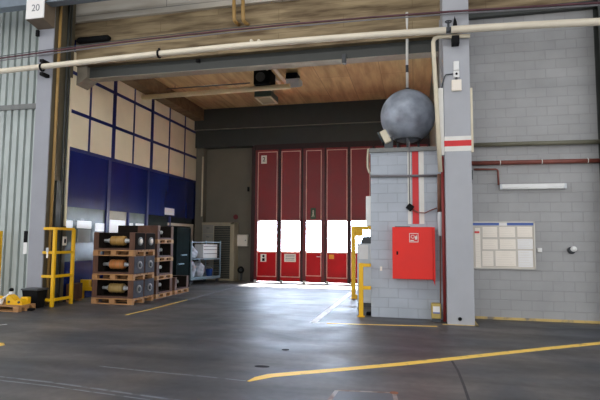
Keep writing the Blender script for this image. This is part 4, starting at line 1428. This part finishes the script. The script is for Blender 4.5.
a = on_y(248, 189, 18.4)
tag(MB().box((a.x - .04, 18.42, a.z - .09), (a.x + .03, YB, a.z + .09), .01).build('door_switch', 'black'), 'small black switch high on the back wall by the door', 'switch')
a, b = on_x(165, 207.5, XL), on_x(174.2, 215.5, XL)
tag(MB().box((XL - .01, a.y, b.z), (XL + .002, b.y, a.z)).build('panel_notice', 'paper_white'), 'white paper notice on the blue partition', 'notice')

# ================================================================== YELLOW GUARDS AND CABINET BY THE BOOTH
g1 = thing('booth_guard', (-1.1, 10.6, 0), 'low yellow guard frame at the front corner of the booth', 'guard')
gy = 10.5
a = on_y(359, 263, gy)
b = on_y(363.2, 266.5, gy)
zt = a.z
MB().box((a.x, gy - .045, 0.012), (b.x, gy + .045, zt), .008).build('post', 'yellow', g1)
for py in (265, 287.6):
    z = on_y(361, py, gy).z
    MB().box((b.x - .01, gy - .04, z - .035), (BX0 + .0, gy + .04, z + .035), .006).build('rail', 'yellow', g1)
MB().box((a.x - .03, gy - .08, 0), (b.x + .03, gy + .08, .012), .003).build('foot_plate', 'yellow', g1)
g2 = thing('tall_guard', (-1.6, 13.7, 0), 'tall yellow guard frame by the grey cabinet behind the booth corner', 'guard')
gy = 13.7
a, b = on_y(351.6, 226, gy), on_y(355.4, 229.6, gy)
MB().box((a.x, gy - .05, 0), (b.x, gy + .05, a.z), .008).build('post', 'yellow', g2)
for py in (228, 296.0):
    z = on_y(353, py, gy).z
    MB().box((b.x - .01, gy - .05, z - .05), (BX0 + .25, gy + .05, z + .05), .006).build('rail', 'yellow', g2)
MB().box((a.x - .04, gy - .1, 0), (b.x + .04, gy + .1, .014), .003).build('foot_plate', 'yellow', g2)
MB().box((BX0 + .2, gy - .05, 0), (BX0 + .3, gy + .05, a.z), .008).build('post', 'yellow', g2)
z = on_y(358, 232, gy).z
MB().box((b.x + .0, gy - .03, z - .12), (b.x + .2, gy + .03, z + .06), .01).build('corner_gusset', 'yellow', g2)
cb2 = thing('control_cabinet', (-1.2, 12.2, 0), 'light grey control cabinet with a taped sheet behind the yellow guards', 'cabinet')
a, b = on_y(357.2, 243.5, 12.0), on_y(371, 290, 12.0)
MB().box((a.x, 12.0, .1), (BX0 - .01, 12.6, a.z), .01).build('body', 'machine_grey', cb2)
MB().box((a.x + .02, 12.02, 0), (BX0 - .03, 12.58, .1)).build('plinth', 'dark_grey', cb2)
MB().box((a.x + .02, 11.992, .14), (BX0 - .02, 12.0, a.z - .03), .003).build('door', 'machine_grey', cb2)
c = on_y(365, 240, 12.2)
MB().prism([(a.x + .08, a.z), (BX0 - .01, a.z), (BX0 - .01, a.z + .17), (c.x - .03, a.z + .17), (c.x - .07, a.z + .08), (a.x + .08, a.z + .05)], 'Y', 12.05, 12.5).build('head', 'dark_grey', cb2)
p, q_ = on_y(358.8, 244.8, 11.99), on_y(368.2, 259.2, 11.99)
t = thing('taped_sheet', ((p.x + q_.x) / 2, 11.99, q_.z), 'white sheet taped to the grey control cabinet', 'paper')
MB().box((p.x, 11.985, q_.z), (q_.x, 11.991, p.z)).build('page', 'paper_white', t)
c = on_z(368.5, 313.5)
tag(MB().box((-.06, -.06, 0), (.05, .06, .07), .015, Matrix.Translation((BX0 - .06, 10.75, 0))).build('black_wedge', 'black'), 'small black wedge on the floor at the booth corner', 'wedge')

# ================================================================== FLOOR MARKINGS


def ribbon(pts, w, name, m, label, z=.002, closed=False):
    """painted line on the floor through ground points"""
    pts = [Vector((p[0], p[1], 0)) for p in pts]
    t = bmesh.new()
    Ls, Rs = [], []
    for i, p in enumerate(pts):
        d = (pts[min(i + 1, len(pts) - 1)] - pts[max(i - 1, 0)]).normalized()
        nrm = Vector((-d.y, d.x, 0))
        ww = w[i] if isinstance(w, list) else w
        Ls.append(t.verts.new((p.x + nrm.x * ww / 2, p.y + nrm.y * ww / 2, z)))
        Rs.append(t.verts.new((p.x - nrm.x * ww / 2, p.y - nrm.y * ww / 2, z)))
    for i in range(len(pts) - 1):
        t.faces.new((Rs[i], Rs[i + 1], Ls[i + 1], Ls[i]))
    r = bmesh.ops.extrude_face_region(t, geom=t.faces[:])
    for v in r['geom']:
        if isinstance(v, bmesh.types.BMVert):
            v.co.z = 0.0003
    bmesh.ops.recalc_face_normals(t, faces=t.faces[:])
    mm = MB()
    mm._add(t)
    return tag(mm.build(name, m), label, 'floor marking')


G = lambda x, y: on_z(x, y)[:2]
ribbon([G(248, 381.5), G(258, 378.3), G(270, 375.7), G(285, 374.3), G(300, 373), G(340, 369.6), G(400, 364.2), G(450, 359.0), G(500, 353.5), G(550, 348.2), G(600, 343.2), G(660, 337.5)], [.03, .12, .15, .15, .145, .14, .145, .145, .145, .145, .145, .145], 'yellow_line', 'line_yellow', 'long worn yellow line curving in across the front of the floor')
ribbon([G(325, 323.3), G(370, 324.6), G(437, 326.4)], .085, 'yellow_line', 'line_yellow', 'yellow line on the floor along the foot of the booth')
ribbon([G(313, 322.7), G(327, 311.5), G(342, 299.8), G(352, 292)], .14, 'white_line', 'line_white', 'white line on the floor running towards the red door')
ribbon([G(313, 322.9), G(327, 323.4)], .09, 'white_line', 'line_white', 'short white stretch joining the white and yellow floor lines', z=.0026)
ribbon([G(126, 315), G(150, 309.4), G(187, 299.9)], .06, 'lane_line', 'line_yellow', 'pale yellow lane line past the roller stacks')
ribbon([G(187, 299.9), G(215, 292.3), G(245, 284.5)], .05, 'lane_line', 'line_faint', 'faint far stretch of the lane line by the wire trolley')
ribbon([G(-14, 345), G(0, 345), G(3.5, 344.5)], [.35, .3, .12], 'yellow_patch', 'line_yellow', 'rounded yellow paint patch at the picture edge')
ribbon([G(-14, 325.6), G(0, 325), G(7, 324.3)], .05, 'white_dash', 'line_white', 'short white dash on the floor near the low pallet')
ribbon([G(-10, 375.8), G(0, 376.7), G(50, 382.2), G(100, 389.2), G(150, 396.5), G(190, 402)], .035, 'floor_joint', 'line_faint', 'pale floor joint line in the near corner of the floor')
ribbon([G(-10, 379.5), G(0, 380.3), G(50, 386), G(100, 393), G(150, 400)], .022, 'floor_joint', 'line_faint', 'thinner floor joint line just in front of the pale one')
ribbon([G(100, 366.2), G(150, 371.5), G(200, 376), G(246, 381)], .025, 'floor_joint', 'line_faint', 'faint floor joint line meeting the end of the yellow curve')
ribbon([G(452, 361), G(458, 371), G(464, 386), G(469, 401)], .03, 'floor_joint', X['joint_dark'], 'dark worn joint crossing the yellow line towards the viewer')
pc = [G(337, 390.5), G(394, 393), G(397, 404), G(328, 402)]
t = thing('floor_hatch', (*Vector((*pc[0], 0))[:2], 0), 'grey floor hatch with rust marked frame beyond the bottom edge', 'floor hatch')
m = MB()
m.prism([tuple(p) for p in pc], 'Z', .0003, .002)
m.build('cover', 'patch', t)


def strip(a, b, w):
    a, b = Vector((*a, 0)), Vector((*b, 0))
    d = (b - a).normalized()
    n = Vector((-d.y, d.x, 0)) * w / 2
    return [tuple((a + n)[:2]), tuple((b + n)[:2]), tuple((b - n)[:2]), tuple((a - n)[:2])]


m = MB()
for i, j in ((0, 1), (1, 2), (3, 0)):
    m.prism(strip(pc[i], pc[j], .045), 'Z', .0004, .003)
m.build('frame', 'rust_line', t)
X['rust'] = mat('rust_spot', S(150, 92, 62), .7, var=.3, scale=8)
m = MB()
m.cyl((pc[1][0], pc[1][1], .0004), (pc[1][0], pc[1][1], .004), .045)
m.build('rust_corner', 'rust', t)
for px, py, rx, ry, lab in ((285.5, 349.8, .055, .055, 'small dark round floor cap in the glare'), (262, 366.5, .10, .05, 'flat dark oil stain near the start of the yellow curve')):
    c = on_z(px, py)
    m = MB()
    m.lathe((0, 0, .0004), [(1, 0), (1, .0016)], 24)
    m.xf(Matrix.Translation((c.x, c.y, 0)) @ Matrix.Diagonal((rx, ry, 1, 1)))
    tag(m.build('floor_spot', 'oil'), lab, 'floor spot')

# ================================================================== LIGHT
W = D.worlds.new('sky')
SC.world = W
W.use_nodes = True
nt = W.node_tree
N, L = nt.nodes, nt.links
bg = N['Background']
tc = N.new('ShaderNodeTexCoord')
sx = N.new('ShaderNodeSeparateXYZ')
L.new(tc.outputs['Generated'], sx.inputs[0])
mr = N.new('ShaderNodeMapRange')
mr.interpolation_type = 'SMOOTHSTEP'
mr.inputs['From Min'].default_value = -0.1
mr.inputs['From Max'].default_value = 0.9
L.new(sx.outputs['Y'], mr.inputs['Value'])
mx = N.new('ShaderNodeMix')
mx.data_type = 'RGBA'
SKY_REAR = (1.85, 1.84, 1.84, 1)
SKY_FRONT = (20, 24, 30, 1)
mx.inputs['A'].default_value = SKY_REAR
mx.inputs['B'].default_value = SKY_FRONT
L.new(mr.outputs['Result'], mx.inputs['Factor'])
L.new(mx.outputs['Result'], bg.inputs['Color'])
bg.inputs['Strength'].default_value = 1.0

sun = D.lights.new('sun', 'SUN')
sun.energy = 125.0
sun.angle = 0.30
sun.color = (1, .96, .9)
so_ = D.objects.new('sun', sun)
COL.objects.link(so_)
so_.rotation_euler = Vector((.06, -1, -1.45)).to_track_quat('-Z', 'Y').to_euler()


def fill_light(x, y, z, sx_, sy_, watts, tgt, col=(1, .98, .95)):  # added area light without a real fixture, brightens lintel and floor
    l = D.lights.new('fill_light', 'AREA')
    l.shape = 'RECTANGLE'
    l.size, l.size_y = sx_, sy_
    l.energy = watts
    l.color = col
    o = D.objects.new('fill_light', l)
    COL.objects.link(o)
    o.location = (x, y, z)
    o.rotation_euler = (Vector(tgt) - Vector((x, y, z))).to_track_quat('-Z', 'Y').to_euler()
    return o


fill_light(-5, 5.5, 9.1, 11, 1.2, 330, (-5, 5.6, 0))
fill_light(-3, -5.0, 9.1, 14, 1.2, 100, (-3, -4.5, 0))
SC.cycles.use_denoising = True
SC.cycles.max_bounces = 10
SC.cycles.diffuse_bounces = 6
SC.cycles.sample_clamp_indirect = 8
